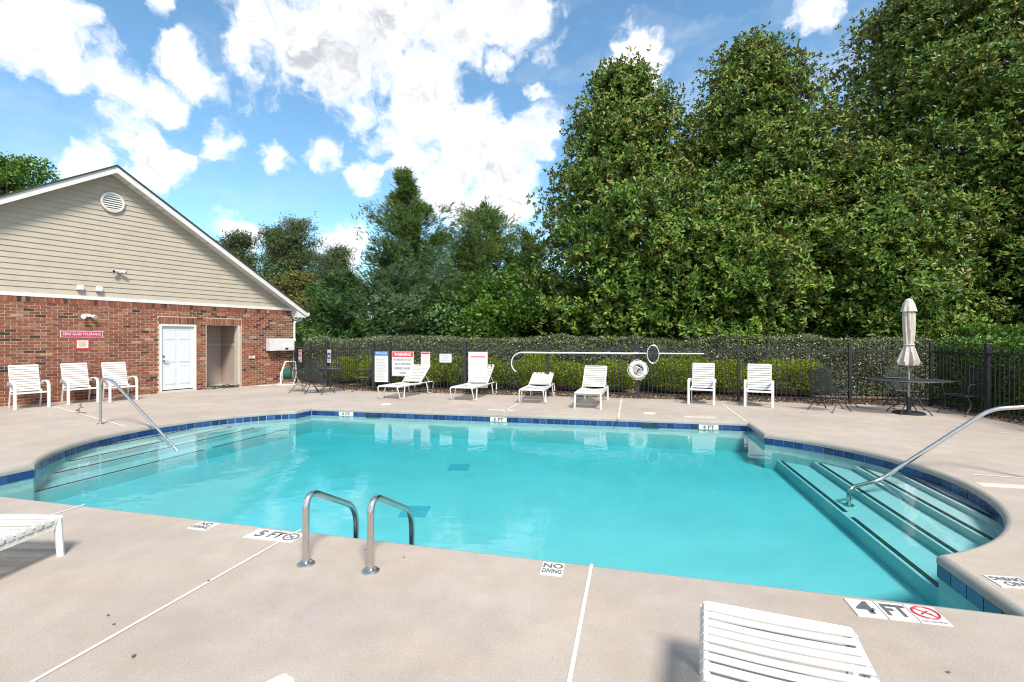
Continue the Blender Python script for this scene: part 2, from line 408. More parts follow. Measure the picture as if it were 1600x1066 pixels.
# basin walls behind the tiles and down to the floor
FLOOR_Z = -.58
w = MB(); l0 = [(p.x + n.x * .012, p.y + n.y * .012, -.073) for p, n in zip(LOOP, LN)]; l1 = [(p.x + n.x * .012, p.y + n.y * .012, FLOOR_Z - .02) for p, n in zip(LOOP, LN)]
w.add(l0 + l1, [(i, (i + 1) % nl, nl + (i + 1) % nl, nl + i) for i in range(nl)])
w.build('basin_wall', PLASTER, pool)
fm = MB(); fm.add([(p.x + n.x * .03, p.y + n.y * .03, FLOOR_Z) for p, n in zip(LOOP, LN)], [tuple(range(nl))])
fl = fm.build('basin_floor', PLASTER, pool)
# steps in both bays: straight treads that fill the bay behind each nosing
def steps(p, q, sag, nose):
    t = (q - p).normalized(); nrm = Vector((t.y, -t.x)); A = bay(p, q, sag + .03, 40)
    for n0, z in nose:
        # part of the bay that lies more than n0 outside the chord
        pts = [a for a in A if (a - p).dot(nrm) >= n0 - 1e-6]
        if n0 <= .25: pts = [p + nrm * n0 + t * .0] + [a for a in A if (a - p).dot(nrm) > n0] + [q + nrm * n0]
        m = MB(); k = len(pts)
        m.add([(a.x, a.y, z) for a in pts] + [(a.x, a.y, FLOOR_Z - .05) for a in pts], [tuple(range(k))] + [(i, (i + 1) % k, k + (i + 1) % k, k + i) for i in range(k)])
        m.build('step', PLASTER, pool)
        a, b = pts[0], pts[-1]; d = (b - a).normalized(); L = (b - a).length
        s = MB(); o = nrm * .055
        segs = [(.12, L - .12)] if n0 > .3 else [(.15, L * .42), (L * .46, L - .12)]
        for u0, u1 in segs:
            c0 = a + o + d * u0; c1 = a + o + d * u1; s.bar((c0.x, c0.y, z + .003), (c1.x, c1.y, z + .003), .045, .006)
        s.build('step_edge_tile', STRIPE, pool)
NOSE = [(.18, -.42), (.58, -.33), (.92, -.25), (1.24, -.19)]
steps(RB0, RB1, 1.42, NOSE)
steps(LB0, LB1, 1.27, [(.10, -.40), (.45, -.32), (.78, -.25), (1.08, -.19)])
# waterline tiles, one by one
TV = [MB().box((-.0715, -.009, -.047), (.0715, 0, .047)).mesh('tile', TILE, tint=x) for x in np.linspace(0, 1, 7)]
def perimeter(poly):
    return sum((poly[(i + 1) % len(poly)] - poly[i]).length for i in range(len(poly)))
ntile = 0
for i, p in enumerate(POOL):
    q = POOL[(i + 1) % len(POOL)]
per = [Vector(p) for p in POOL]
segs = []
acc = 0; STEP = .15
runs = [[CR, RB0], bay(RB0, RB1, 1.42, 60), [RB1, BR], [BR, DL], [DL, LB0], bay(LB0, LB1, 1.27, 60), [LB1, AL], [AL, CR]]
for run in runs:
    L = sum((run[i + 1] - run[i]).length for i in range(len(run) - 1)); n = max(1, round(L / STEP)); st = L / n
    for k in range(n):
        s = (k + .5) * st; j = 0
        while j < len(run) - 2 and s > (run[j + 1] - run[j]).length: s -= (run[j + 1] - run[j]).length; j += 1
        d = (run[j + 1] - run[j]).normalized(); c0 = run[j] + d * s; nr = Vector((d.y, -d.x))
        o = link('tile', random.choice(TV), pool); o.location = (c0.x + nr.x * .003, c0.y + nr.y * .003, -.122)
        o.rotation_euler = (0, 0, math.atan2(d.y, d.x)); o.scale = ((st - .007) / .143, 1, 1); ntile += 1
# main drains on the floor
for px, py in ((717, 731), (648, 800)):
    y = F * (EYE - FLOOR_Z) / (py - HOR); x = (px - 800) / F * y
    m = MB()
    for k in range(6): m.cbox((x, y - .17 + k * .068, FLOOR_Z + .006), (.34, .05, .012))
    for k in range(3): m.cbox((x - .15 + k * .15, y, FLOOR_Z + .004), (.03, .40, .006))
    m.build('drain_grate', DRAIN, pool)
# depth markers in the tile line of the far side
for px, s in ((541, '4 FT'), (779, '5 FT'), (1107, '4 FT')):
    k = (px - 800) / F; d = DL - BR; t = (k * BR.y - BR.x) / (d.x - k * d.y); c0 = BR + d * t; a = math.atan2(-d.y, -d.x)
    pl = MB().box((-.18, -.014, -.045), (.18, .002, .045)).build('depth_plate', MARK_W, pool); pl.location = (c0.x, c0.y, -.120); pl.rotation_euler = (0, 0, a)
    lettering(s, .085, PRINT, pl, (0, -.0165, 0), (R(90), 0, 0), bold=.003, width=.22)
# skimmer mouths in the far wall, flat plates with the opening's shade painted on
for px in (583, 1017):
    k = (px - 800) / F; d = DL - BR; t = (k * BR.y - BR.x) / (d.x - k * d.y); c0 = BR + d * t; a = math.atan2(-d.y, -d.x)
    sk = MB().box((-.17, -.012, -.05), (.17, .002, .015)).build('skimmer_mouth', mat('skimmer_shade', (.012, .03, .05), .4), pool); sk.location = (c0.x, c0.y, -.122); sk.rotation_euler = (0, 0, a)

def water_material():
    m = bpy.data.materials.new('pool_water'); m.use_nodes = True; nt = m.node_tree; ln = nt.links; nd = nt.nodes; nd.remove(nd['Principled BSDF'])
    geo = nd.new('ShaderNodeNewGeometry')
    n1 = nd.new('ShaderNodeTexNoise'); n1.inputs['Scale'].default_value = 1.6; n1.inputs['Detail'].default_value = 2; ln.new(geo.outputs['Position'], n1.inputs['Vector'])
    mp = nd.new('ShaderNodeMapping'); mp.inputs['Scale'].default_value = (3.0, 7.0, 3.0); ln.new(geo.outputs['Position'], mp.inputs[0])
    n2 = nd.new('ShaderNodeTexNoise'); n2.inputs['Scale'].default_value = 1.6; n2.inputs['Detail'].default_value = 3; ln.new(mp.outputs[0], n2.inputs['Vector'])
    ad = nd.new('ShaderNodeMath'); ad.operation = 'MULTIPLY_ADD'; ln.new(n2.outputs[0], ad.inputs[0]); ad.inputs[1].default_value = .16; ln.new(n1.outputs[0], ad.inputs[2])
    bp = nd.new('ShaderNodeBump'); bp.inputs['Strength'].default_value = .13; bp.inputs['Distance'].default_value = .06; ln.new(ad.outputs[0], bp.inputs['Height'])
    fr = nd.new('ShaderNodeFresnel'); fr.inputs['IOR'].default_value = 1.40; ln.new(bp.outputs[0], fr.inputs['Normal'])
    tr = nd.new('ShaderNodeBsdfTransparent'); gl = nd.new('ShaderNodeBsdfGlossy'); gl.inputs['Roughness'].default_value = .015; ln.new(bp.outputs[0], gl.inputs['Normal'])
    mx = nd.new('ShaderNodeMixShader'); ln.new(fr.outputs[0], mx.inputs[0]); ln.new(tr.outputs[0], mx.inputs[1]); ln.new(gl.outputs[0], mx.inputs[2])
    ab = nd.new('ShaderNodeVolumeAbsorption'); ab.inputs['Color'].default_value = (.0, .875, .93, 1); ab.inputs['Density'].default_value = .95
    ln.new(mx.outputs[0], nd['Material Output'].inputs['Surface']); ln.new(ab.outputs[0], nd['Material Output'].inputs['Volume'])
    return m
wb = MB(); ring = off(.02)
wb.add([(p.x, p.y, WATER_Z) for p in ring] + [(p.x, p.y, FLOOR_Z - .1) for p in ring],
       [tuple(range(nl)), tuple(range(2 * nl - 1, nl - 1, -1))] + [(i, nl + i, nl + (i + 1) % nl, (i + 1) % nl) for i in range(nl)])
tag(wb.build('water', water_material()), kind='structure')

# caulked joints in the deck
def joint(a, b, wd=.022):
    a = Vector(a[:2]); b = Vector(b[:2]); d = (b - a).normalized(); n = Vector((d.y, -d.x)) * wd / 2
    MB().add([(a.x - n.x, a.y - n.y, .004), (b.x - n.x, b.y - n.y, .004), (b.x + n.x, b.y + n.y, .004), (a.x + n.x, a.y + n.y, .004)], [(0, 1, 2, 3)]).build('joint', CAULK, deck)
def jpx(p, q, wd=.022): joint(G(*p), G(*q), wd)
jpx((-60, 1129), (470, 828)); jpx((887, 1080), (924.5, 882)); jpx((60, 812), (131, 789))
jpx((971, 624), (966, 655), .03); jpx((1129, 632), (1167, 659), .03); jpx((827, 621), (787, 644), .03)
jpx((80, 634), (198, 667), .03); jpx((0, 706), (57, 700), .03); jpx((1520, 742), (1640, 750), .03); jpx((215, 640), (620, 617), .025); jpx((1555, 676), (1640, 680), .03)
jpx((1190, 640), (1330, 650), .02)

# ------------------------------------------------------------------ brick pool house
P0 = Vector((-12.11, 11.60, 0)); WRZ = math.atan2(763, 458)
house = thing('pool_house', 'brick pool house with tan siding gable and white rake boards', 'building', P0, WRZ)
T0, T1, DEP, ZB = -3.38, 7.66, 9.0, 2.65
PK, ZP, SL = 2.14, 6.18, .625       # ridge
OPEN = [(3.30, 4.30, .05, 2.05), (4.62, 5.68, .05, 2.05)]
m = MB()
for a, b, z0, z1 in ((T0, 3.30, -.1, ZB), (3.30, 4.30, 2.05, ZB), (3.30, 4.30, -.1, .05), (4.30, 4.62, -.1, ZB), (4.62, 5.68, 2.05, ZB), (4.62, 5.68, -.1, .05), (5.68, T1, -.1, ZB)):
    m.box((a, .006, z0), (b, .2, z1))
m.box((T0, .2, -.1), (T0 + .2, DEP, ZB)); m.box((T1 - .2, .2, -.1), (T1, DEP, ZB)); m.box((T0, DEP - .2, -.1), (T1, DEP, ZB))
wall = m.build('wall', MORTAR, house)
# bricks
BL, BH, JT = .200, .0600, .0140
BV = {}
def brick_mesh(key, lx, lz, tint):
    k = (round(lx, 3), round(lz, 3), tint)
    if k not in BV: BV[k] = MB().box((0, 0, 0), (lx, .05, lz)).mesh('brick', BRICK, tint=tint)
    return BV[k]
bricks = []
course = BH + JT
zt = 0.
row = 0
while zt + BH < 2.54:
    x = T0 - (row % 2) * (BL + JT) / 2
    while x < T1:
        a, b = max(x, T0), min(x + BL, T1)
        parts = [(a, b)]
        for o0, o1, q0, q1 in [(3.27, 4.33, .02, 2.27), (4.59, 5.76, .02, 2.27)]:
            if zt + BH > q0 and zt < q1:
                new = []
                for s0, s1 in parts:
                    if s1 <= o0 or s0 >= o1: new.append((s0, s1)); continue
                    if s0 < o0 - .03: new.append((s0, o0))
                    if s1 > o1 + .03: new.append((o1, s1))
                parts = new
        for s0, s1 in parts:
            if s1 - s0 > .03: bricks.append((s0, zt, round(s1 - s0, 3), BH))
        x += BL + JT
    row += 1; zt += course
top_z = zt
x = T0
while x < T1 - .06: bricks.append((x, top_z, .066, ZB - top_z - .004)); x += .079       # header course under the trim
for o0, o1 in ((3.27, 4.33), (4.59, 5.76)):
    x = o0 + .004
    while x < o1 - .05: bricks.append((x, 2.062, .066, .198)); x += .0765
def pick(): return random.choices([0., .08, .14, .22, .3, .4, .5, .6, .7, .8, .88, .97], [1, 2, 2, 3, 8, 12, 13, 13, 11, 8, 5, 2])[0]
near = sorted(range(len(bricks)), key=lambda i: (bricks[i][0] < -.25, bricks[i][0]))
singles = set(near[:300])
jb = MB(); jt = []
for i, (x, z, lx, lz) in enumerate(bricks):
    pr = random.uniform(-.004, .002) - (.012 if z >= top_z - .001 and lx < .07 else 0); t = pick()
    if i in singles:
        o = link('brick', brick_mesh('b', lx, lz, t), wall); o.location = (x, pr, z)
    else:
        jb.box((x, pr, z), (x + lx, pr + .05, z + lz)); jt += [t] * 8
tag(jb.build('brickwork', BRICK, wall, tint=jt), kind='stuff')
# siding boards of the gable
def edge_t(z): h = max(0, (ZP - z) / SL); return PK - h, PK + h
MB().prism([(T0 + .02, ZB), (T1 - .02, ZB), (PK, ZP - .03)], .06, .2).build('gable_sheathing', VINYL, house)
z = ZB + .10; ex = .138
while z < ZP - .06:
    z1 = min(z + ex, ZP - .01); a0, a1 = edge_t(z); b0, b1 = edge_t(z1)
    a0 = max(a0, T0); a1 = min(a1, T1 - .0); b0 = max(b0, T0)
    MB().add([(a0, .022, z), (a1, .022, z), (b1, .040, z1), (b0, .040, z1), (a0, .058, z), (a1, .058, z), (b1, .058, z1), (b0, .058, z1)],
             [(0, 1, 2, 3), (4, 7, 6, 5), (0, 4, 5, 1), (1, 5, 6, 2), (2, 6, 7, 3), (3, 7, 4, 0)]).build('siding_board', VINYL, house)
    z += ex
MB().box((T0, -.022, ZB), (T1, .055, ZB + .095)).build('frieze_board', TRIM, house)
# roof
OV, EV = .32, .38
for sgn in (-1, 1):
    tip = PK + sgn * ((T1 - PK) + EV); zt_ = ZP - SL * abs(tip - PK)
    up = .10
    rf = MB().prism([(PK, ZP + .06 + up), (tip, zt_ + .06 + up), (tip, zt_ + up + .02), (PK, ZP + .02 + up)], -OV - .03, DEP + OV).build('roof', ROOF, house)
    MB().prism([(PK, ZP + up + .018), (tip, zt_ + up + .018), (tip, zt_ - .05), (PK, ZP - .055)], -OV, -OV + .035).build('rake_board', TRIM, house)
    n = 34
    for k in range(n):      # soffit panels under the rake
        u0, u1 = k / n, (k + .93) / n
        x0, x1 = PK + (tip - PK) * u0, PK + (tip - PK) * u1; q0, q1 = ZP - SL * abs(x0 - PK), ZP - SL * abs(x1 - PK)
        MB().add([(x0, -OV + .036, q0 - .035), (x1, -OV + .036, q1 - .035), (x1, .03, q1 - .035), (x0, .03, q0 - .035), (x0, -OV + .036, q0 - .02), (x1, -OV + .036, q1 - .02), (x1, .03, q1 - .02), (x0, .03, q0 - .02)],
                 [(0, 1, 2, 3), (4, 7, 6, 5), (0, 4, 5, 1), (1, 5, 6, 2), (2, 6, 7, 3), (3, 7, 4, 0)]).build('soffit_panel', TRIM, house)
    e0, e1 = sorted((T1 if sgn > 0 else T0, tip))
    zs = zt_ - .03
    MB().prism([(e0, zs - .06), (e1, zs - .06), (e1, zs + .1), (e0, zs + .1 + (.23 if sgn > 0 else 0)), ] if sgn > 0 else [(e0, zs - .06), (e1, zs - .06), (e1, zs + .33), (e0, zs + .1)], -OV + .04, DEP).build('eave_box', TRIM, house)
    g = MB().box((tip - .01 if sgn > 0 else tip - .12, -OV, zt_ - .02), (tip + .12 if sgn > 0 else tip + .01, DEP, zt_ + .10)).build('gutter', TRIM, house)
ds = MB().tube(rounded([(T1 + .36, -.12, 2.45), (T1 + .30, -.10, 2.33), (T1 + .05, -.04, 2.22), (T1 + .05, -.04, .08), (T1 + .12, -.12, .03)], .06), .038, 8).build('downspout', TRIM, house, smooth=True)
# gable vent
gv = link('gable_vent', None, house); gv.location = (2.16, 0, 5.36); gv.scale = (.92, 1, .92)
MB().tube([(.27 * math.cos(a), -.004, .27 * math.sin(a)) for a in np.linspace(0, 2 * math.pi, 33)[:-1]], .038, 8, close=True).build('vent_ring', TRIM, gv, smooth=True)
MB().add([(.26 * math.cos(a), .008, .26 * math.sin(a)) for a in np.linspace(0, 2 * math.pi, 33)[:-1]], [tuple(range(32))]).build('vent_back', mat('vent_shadow', (.25, .25, .26), .8), gv)  # grey backing disc, its colour paints the shadow behind the louvres
for k in range(7):
    zz = -.195 + k * .065; hw = math.sqrt(.25 ** 2 - zz ** 2)
    MB().add([(-hw, -.03, zz - .022), (hw, -.03, zz - .022), (hw, 0, zz + .022), (-hw, 0, zz + .022)], [(0, 1, 2, 3)]).build('louvre', TRIM, gv)
# door
dr = link('door', None, house); dr.location = (3.30, 0, .05)
MB().box((0, -.012, 0), (.055, .12, 1.995)).box((.945, -.012, 0), (1.0, .12, 1.995)).box((0.055, -.012, 1.94), (.945, .12, 1.995)).build('door_frame', TRIM, dr)
ds = MB().box((.057, .045, .03), (.943, .085, 1.938)).build('door_leaf', DOORW, dr)
for r0, r1 in ((.20, .72), (.86, 1.42), (1.55, 1.80)):
    for c0, c1 in ((.16, .44), (.56, .84)):
        MB().box((c0, .036, r0), (c1, .046, r1)).build('door_panel', DOORW, dr, bevel=.008)
        MB().tube([(c0 - .02, .044, r0 - .02), (c1 + .02, .044, r0 - .02), (c1 + .02, .044, r1 + .02), (c0 - .02, .044, r1 + .02)], .006, 6, close=True).build('panel_moulding', DOORW, dr)
MB().tube([(.115, .045, .90), (.115, -.02, .90)], .022, 10).bar((.10, -.02, .90), (.23, -.022, .895), .018).build('door_handle', CHROME, dr)
MB().tube([(.115, .045, 1.04), (.115, .015, 1.04)], .028, 12).build('deadbolt', CHROME, dr)
MB().box((.0, -.04, -.05), (1.0, .12, -.002)).build('threshold', mat('threshold_concrete', (.5, .45, .40), .8), dr)
# shower niche
nc = link('shower_niche', None, house); nc.location = (4.62, 0, .05)
MB().box((-.03, .21, 0), (0.0, 1.15, 2.1)).box((1.06, .0, 0), (1.14, 1.15, 2.1)).box((-.03, 1.15, 0), (1.14, 1.22, 2.1)).box((-.03, .2, 2.0), (1.14, 1.2, 2.06)).build('niche_wall', NICHE, nc)
MB().box((-.0, -.02, -.05), (1.06, 1.15, .0)).build('niche_floor', DECK, nc)
MB().box((1.0, -.008, 0), (1.06, .205, 2.0)).build('niche_jamb', NICHE2, nc)
for k in range(9):
    u = .06 + k * .12
    MB().add([(u, 1.146, 1.30), (u + .05, 1.142, 1.36), (u, 1.146, 1.42), (u - .05, 1.142, 1.36)], [(0, 1, 2, 3)]).build('accent_tile', NICHE2, nc)
    MB().add([(1.056, .25 + k * .1, 1.30), (1.054, .295 + k * .1, 1.36), (1.056, .25 + k * .1, 1.42), (1.054, .205 + k * .1, 1.36)], [(0, 1, 2, 3)]).build('accent_tile', NICHE2, nc)
for zz in (1.27, 1.45):
    MB().box((0, 1.14, zz - .012), (1.06, 1.149, zz + .012)).box((1.05, .21, zz - .012), (1.059, 1.14, zz + .012)).build('accent_strip', mat('accent_strip', (.30, .24, .20), .4), nc)
# fittings on the wall, each its own thing
def wl(t, out, z):
    d = Vector((math.cos(WRZ), math.sin(WRZ), 0)); n = Vector((math.sin(WRZ), -math.cos(WRZ), 0)); return P0 + d * t + n * out + Vector((0, 0, z))
s = thing('wall_sign', 'long magenta ZERO GLASS TOLERANCE sign on brick wall', 'sign', wl(1.49, .012, 1.73), WRZ)
MB().box((-.445, -.006, -.085), (.445, .004, .085)).build('sign_border', SIGNW, s); MB().box((-.43, -.009, -.07), (.43, -.005, .07)).build('sign_face', MAG, s)
lettering('ZERO GLASS TOLERANCE', .095, SIGNW, s, (0, -.0115, 0), (R(90), 0, 0), bold=.002, width=.80)
s = thing('notice_sign', 'small red bordered notice below the long magenta sign', 'sign', wl(1.50, .012, 1.465), WRZ)
MB().box((-.15, -.006, -.135), (.15, .004, .135)).build('sign_border', RED, s, bevel=.004); MB().box((-.118, -.010, -.10), (.118, -.005, .10)).build('sign_face', mat('cream_sign', (.72, .62, .52), .5), s)
m = MB()
for k in range(6): m.box((-.085 + .01 * (k % 2), -.0125, .06 - k * .026), (.085 - .012 * (k % 3), -.0105, .072 - k * .026))
m.build('print_lines', mat('olive_print', (.30, .28, .18), .6), s)
s = thing('flood_light', 'twin head white flood light on brick above the signs', 'light', wl(1.60, .02, 2.22), WRZ)
MB().box((-.06, -.03, -.035), (.06, .02, .05)).build('base', SIGNW, s, bevel=.006)
for q in (-1, 1): MB().tube([(q * .05, -.04, 0), (q * .10, -.10, -.02), (q * .13, -.15, -.03)], .05, 10, rs=[.025, .055, .06]).build('lamp_head', SIGNW, s, smooth=True)
s = thing('security_camera', 'twin dome security camera on tan siding', 'camera', wl(2.29, .03, 3.47), WRZ)
MB().box((-.04, -.02, -.03), (.04, .03, .03)).build('base', SIGNW, s)
for q in (-1, 1):
    MB().tube([(q * .04, -.03, 0), (q * .13, -.07, -.01)], .042, 10).build('camera_head', SIGNW, s, smooth=True); MB().tube([(q * .131, -.0705, -.0101), (q * .15, -.078, -.013)], .034, 10).build('lens', DARKG, s)
for t, lb in ((1.45, 'white wall box on siding, nearer the left edge'), (1.85, 'white wall box on siding, nearer the gable vent')):
    s = thing('siding_box', lb, 'utility box', wl(t, .02, 2.95), WRZ, 'white boxes low on the siding')
    MB().box((-.07, -.05, -.065), (.07, .04, .065)).build('cover', TRIM, s, bevel=.008); MB().box((-.055, -.056, -.05), (.055, -.05, .05)).build('lid', SIGNW, s)
s = thing('wall_cabinet', 'grey white phone cabinet on the brick near the corner', 'cabinet', wl(7.12, 0, 1.40), WRZ)
MB().box((-.50, -.24, -.22), (.52, .0, .22)).build('body', mat('pale_grey_enamel', (.60, .57, .55), .45, var=.05), s, bevel=.01)
MB().box((-.30, -.25, -.19), (.50, -.239, .19)).build('lid', mat('pale_grey_lid', (.63, .60, .58), .4), s); MB().box((-.02, -.255, -.10), (.32, -.249, .06)).build('notice', mat('notice_cream', (.76, .72, .64), .5), s); MB().box((.08, -.262, -.17), (.19, -.25, -.12)).build('latch', DARKG, s)
s = thing('wall_outlet', 'pale outlet cover on the brick beside the niche', 'outlet', wl(6.08, 0, .98), WRZ)
MB().box((-.10, -.035, -.05), (.0, .0, .05)).build('cover', GREYP, s); MB().box((.03, -.03, -.045), (.12, .0, .045)).build('cover', PLAST, s)

# ------------------------------------------------------------------ fence
def fence(a, b, label, posts, name='iron_fence'):
    a = Vector(a); b = Vector(b); L = (b - a).length; rz = math.atan2((b - a).y, (b - a).x)
    t = thing(name, label, 'fence', (a.x, a.y, 0), rz)
    rail = MB().box((0, -.016, -.018), (L, .016, .018)).mesh('rail', BLACK)
    for z in (.13, 1.30): o = link('rail', rail, t); o.location = (0, 0, z)
    pm = MB().box((-.007, -.007, .06), (.007, .007, 1.44)).mesh('picket', BLACK)
    n = round(L / .112)
    for k in range(1, n):
        x = k * L / n
        if min(abs(x - p) for p in posts) < .05: continue
        o = link('picket', pm, t); o.location = (x, 0, 0)
    for p in posts:
        o = MB().box((-.034, -.034, -.08), (.034, .034, 1.50)).add([(-.04, -.04, 1.50), (.04, -.04, 1.50), (.04, .04, 1.50), (-.04, .04, 1.50), (0, 0, 1.535)], [(0, 1, 4), (1, 2, 4), (2, 3, 4), (3, 0, 4), (3, 2, 1, 0)]).build('post', BLACK, t); o.location = (p, 0, 0)
    return t
def fpx(px, a=FA0, b=FA1):
    k = (px - 800) / F; d = b - a; s = (k * a.y - a.x) / (d.x - k * d.y); return s * d.length
fence(FA0, FA1, 'long black iron fence behind the loungers', [fpx(p) for p in (584, 609, 727, 856, 996.5, 1154, 1328, 1455)])
LF = (FL1 - FA0).length
fence(FA0 + (FL1 - FA0) * .012, FL1, 'short black iron fence between pool house and sign panel', [LF * .46, LF * .73, LF - .06])
fence(FA1 + (FC1 - FA1) * .008, FC1, 'black iron side fence running towards the camera on the right', [1.6, 4.0, 6.4, 8.3])
def fence_pt(px, out=0., z=0.):
    s = fpx(px); d = (FA1 - FA0).normalized(); n = Vector((d.y, -d.x)); p = FA0 + d * s + n * out; return Vector((p.x, p.y, z))
FRZ = math.atan2((FA1 - FA0).y, (FA1 - FA0).x)
def zat(p, py): return EYE - (py - HOR) * p.y / F

# signs on the fence
def fence_sign(px0, px1, py0, py1, label, face, head=None, head_h=.0, border=None, out=.03):
    pm_ = fence_pt((px0 + px1) / 2, out); z1, z0 = zat(pm_, py0), zat(pm_, py1); wd = (px1 - px0) / F * pm_.y * 1.02
    s = thing('fence_sign', label, 'sign', (pm_.x, pm_.y, (z0 + z1) / 2), FRZ); h = z1 - z0
    MB().box((-wd / 2, -.003, -h / 2), (wd / 2, .004, h / 2)).build('sign_plate', border or face, s)
    b = .018 if border else .0
    if border: MB().box((-wd / 2 + b, -.006, -h / 2 + b), (wd / 2 - b, -.0028, h / 2 - b)).build('sign_face', face, s)
    if head: MB().box((-wd / 2 + b, -.009, h / 2 - b - head_h), (wd / 2 - b, -.0055, h / 2 - b)).build('sign_header', head, s)
    return s, wd, h
def lines(s, wd, h, z_top, z_bot, n, m, seed=1):
    r = random.Random(seed); b = MB()
    for k in range(n):
        z = z_top + (z_bot - z_top) * k / max(1, n - 1); b.box((-wd * .40, -.0075, z - .004), (wd * (.40 - r.random() * .25), -.0055, z + .004))
    b.build('print_lines', m, s)
s, wd, h = fence_sign(585.5, 608, 549, 597, 'tall white POOL RULES sign with blue header', SIGNW, BLUE, .13)
lettering('POOL RULES', .075, SIGNW, s, (0, -.0115, h / 2 - .065), (R(90), 0, 0), bold=.002, width=wd * .82); lines(s, wd, h, h / 2 - .2, -h / 2 + .08, 15, GREYP, 3)
s, wd, h = fence_sign(612, 648, 549.5, 588, 'large red headed WARNING no lifeguard sign', SIGNW, RED, .145, border=mat('sign_pale_red', (.70, .45, .43), .5))
lettering('WARNING', .13, SIGNW, s, (0, -.0115, h / 2 - .09), (R(90), 0, 0), bold=.004, width=wd * .78)
for k, (tx, f_) in enumerate((('NO LIFEGUARD ON DUTY', .84), ('RISK OF DROWNING', .72), ('SUPERVISE CHILDREN', .76), ('CLOSELY', .30))):
    lettering(tx, .085, PRINT, s, (0, -.0085, h / 2 - .245 - k * .132), (R(90), 0, 0), bold=.0015, width=wd * f_)
s, wd, h = fence_sign(658, 673, 550, 573.5, 'small white sign with red header beside the WARNING sign', SIGNW, RED, .05, border=mat('sign_pale_red', (.7, .45, .43)))
lines(s, wd, h, h / 2 - .11, -h / 2 + .06, 9, PINKP, 5)
s, wd, h = fence_sign(687, 706.5, 553, 566.5, 'small white sign with blue print between two fence posts', SIGNW)
lines(s, wd, h, h / 2 - .05, -h / 2 + .05, 4, mat('blue_print', (.18, .26, .42), .6), 6)
s, wd, h = fence_sign(732, 762.5, 550, 606, 'large pale sign board with red line behind the second lounger', SIGNW, None, border=mat('sign_pale_edge', (.70, .68, .70), .5))
MB().box((-wd * .38, -.0085, h / 2 - .16), (wd * .38, -.006, h / 2 - .115)).build('red_strip', mat('strip_red', (.62, .16, .18), .5), s); lines(s, wd, h, h / 2 - .22, -h / 2 + .25, 14, mat('pale_print', (.55, .56, .60), .6), 8)
def left_fence_pt(px, out=.04):
    a, b = FA0, FL1; k = (px - 800) / F; d = b - a; q = (k * a.y - a.x) / (d.x - k * d.y); p = a + d * q; n = Vector((-d.y, d.x)).normalized(); n = n if n.y < 0 else -n; return p + n * out
LRZ = math.atan2(-(FL1 - FA0).y, -(FL1 - FA0).x)
for px, w_, y0, y1, hm, lb in ((470.5, 8, 546.5, 566, RED, 'small white and red sign on the short fence by the hose reel'), (516, 9, 546.5, 567, NAVY, 'small white and navy sign on the short fence by the dark table')):
    p = left_fence_pt(px); z1, z0 = zat(p, y0), zat(p, y1); wd = w_ / F * p.y * 1.25; h = z1 - z0
    s = thing('fence_sign', lb, 'sign', (p.x, p.y, (z0 + z1) / 2), LRZ)
    MB().box((-wd / 2, -.003, -h / 2), (wd / 2, .004, h / 2)).build('sign_plate', SIGNW, s)
    MB().box((-wd * .42, -.006, -.02 if hm is RED else -.09), (wd * .42, -.0028, h * .44 if hm is RED else h * .26)).build('sign_header', hm, s)
    MB().box((-wd * .2, -.008, .03 if hm is RED else -.04), (wd * .2, -.0058, h * .3 if hm is RED else h * .1)).build('symbol', SIGNW, s)
    lines(s, wd, h, -.12, -h / 2 + .05, 4, GREYP, 9)

# life ring, rescue hook and leaf net on the fence
p = fence_pt(996.5, .10); zc = zat(p, 578)
s = thing('life_ring', 'white life ring hanging on a fence post', 'life ring', (p.x, p.y, zc), FRZ)
MB().tube([(.185 * math.cos(a), 0, .185 * math.sin(a)) for a in np.linspace(0, 2 * math.pi, 41)[:-1]], .062, 12, close=True).build('ring', SIGNW, s, smooth=True)
for a0 in (35, 125, 215, 305):
    a = R(a0 + 22); cx, cz = .185 * math.cos(a), .185 * math.sin(a)
    MB().tube([(cx + .066 * math.cos(q) * math.cos(a), .066 * math.sin(q), cz + .066 * math.cos(q) * math.sin(a)) for q in np.linspace(0, 2 * math.pi, 17)[:-1]], .010, 6, close=True).build('band', SIGNW, s)
rp = []
for k in range(4):
    a, b = R(57 + 90 * k), R(57 + 90 * (k + 1))
    for j in range(9):
        q = a + (b - a) * j / 9; rr = .246 + .022 * math.sin(math.pi * j / 9); rp.append((rr * math.cos(q), -.02, rr * math.sin(q)))
MB().tube(rp, .008, 6, close=True).build('grab_rope', SIGNW, s)
m = MB()
for k in range(5): m.tube([(.07 * math.cos(q) + .02 * (k - 2), -.02 - .012 * k, .10 * math.sin(q) - .01 * k) for q in np.linspace(0, 2 * math.pi, 15)[:-1]], .008, 5, close=True)
m.build('rope_coil', SIGNW, s); MB().bar((0, .0, .15), (0, .06, .20), .02).build('hook', BLACK, s); MB().cbox((-.04, -.05, -.08), (.09, .03, .05)).build('clip', RED, s)
p0 = fence_pt(815, .075); p1 = fence_pt(1099, .075); zc = zat((p0 + p1) / 2, 552); L = (p1 - p0).length
s = thing('rescue_hook', 'white rescue pole with curved hook lying along the fence', 'rescue pole', (p0.x, p0.y, zc), FRZ)
MB().tube([(0, 0, 0), (L * .62, 0, -.005), (L * .66, 0, 0)], .026, 10).build('pole', SIGNW, s, smooth=True); MB().tube([(L * .66, 0, 0), (L, 0, .0)], .019, 10).build('pole_extension', SIGNW, s, smooth=True)
MB().tube(arc((.02, 0, -.30), R(90), R(235), .30, 14), .018, 8).build('hook', SIGNW, s, smooth=True)
for q in (.2, .42): MB().bar((L * q, .02, -.03), (L * q, .075, -.03), .02).build('bracket', BLACK, s)
p = fence_pt(1020, .11); zc = zat(p, 556)
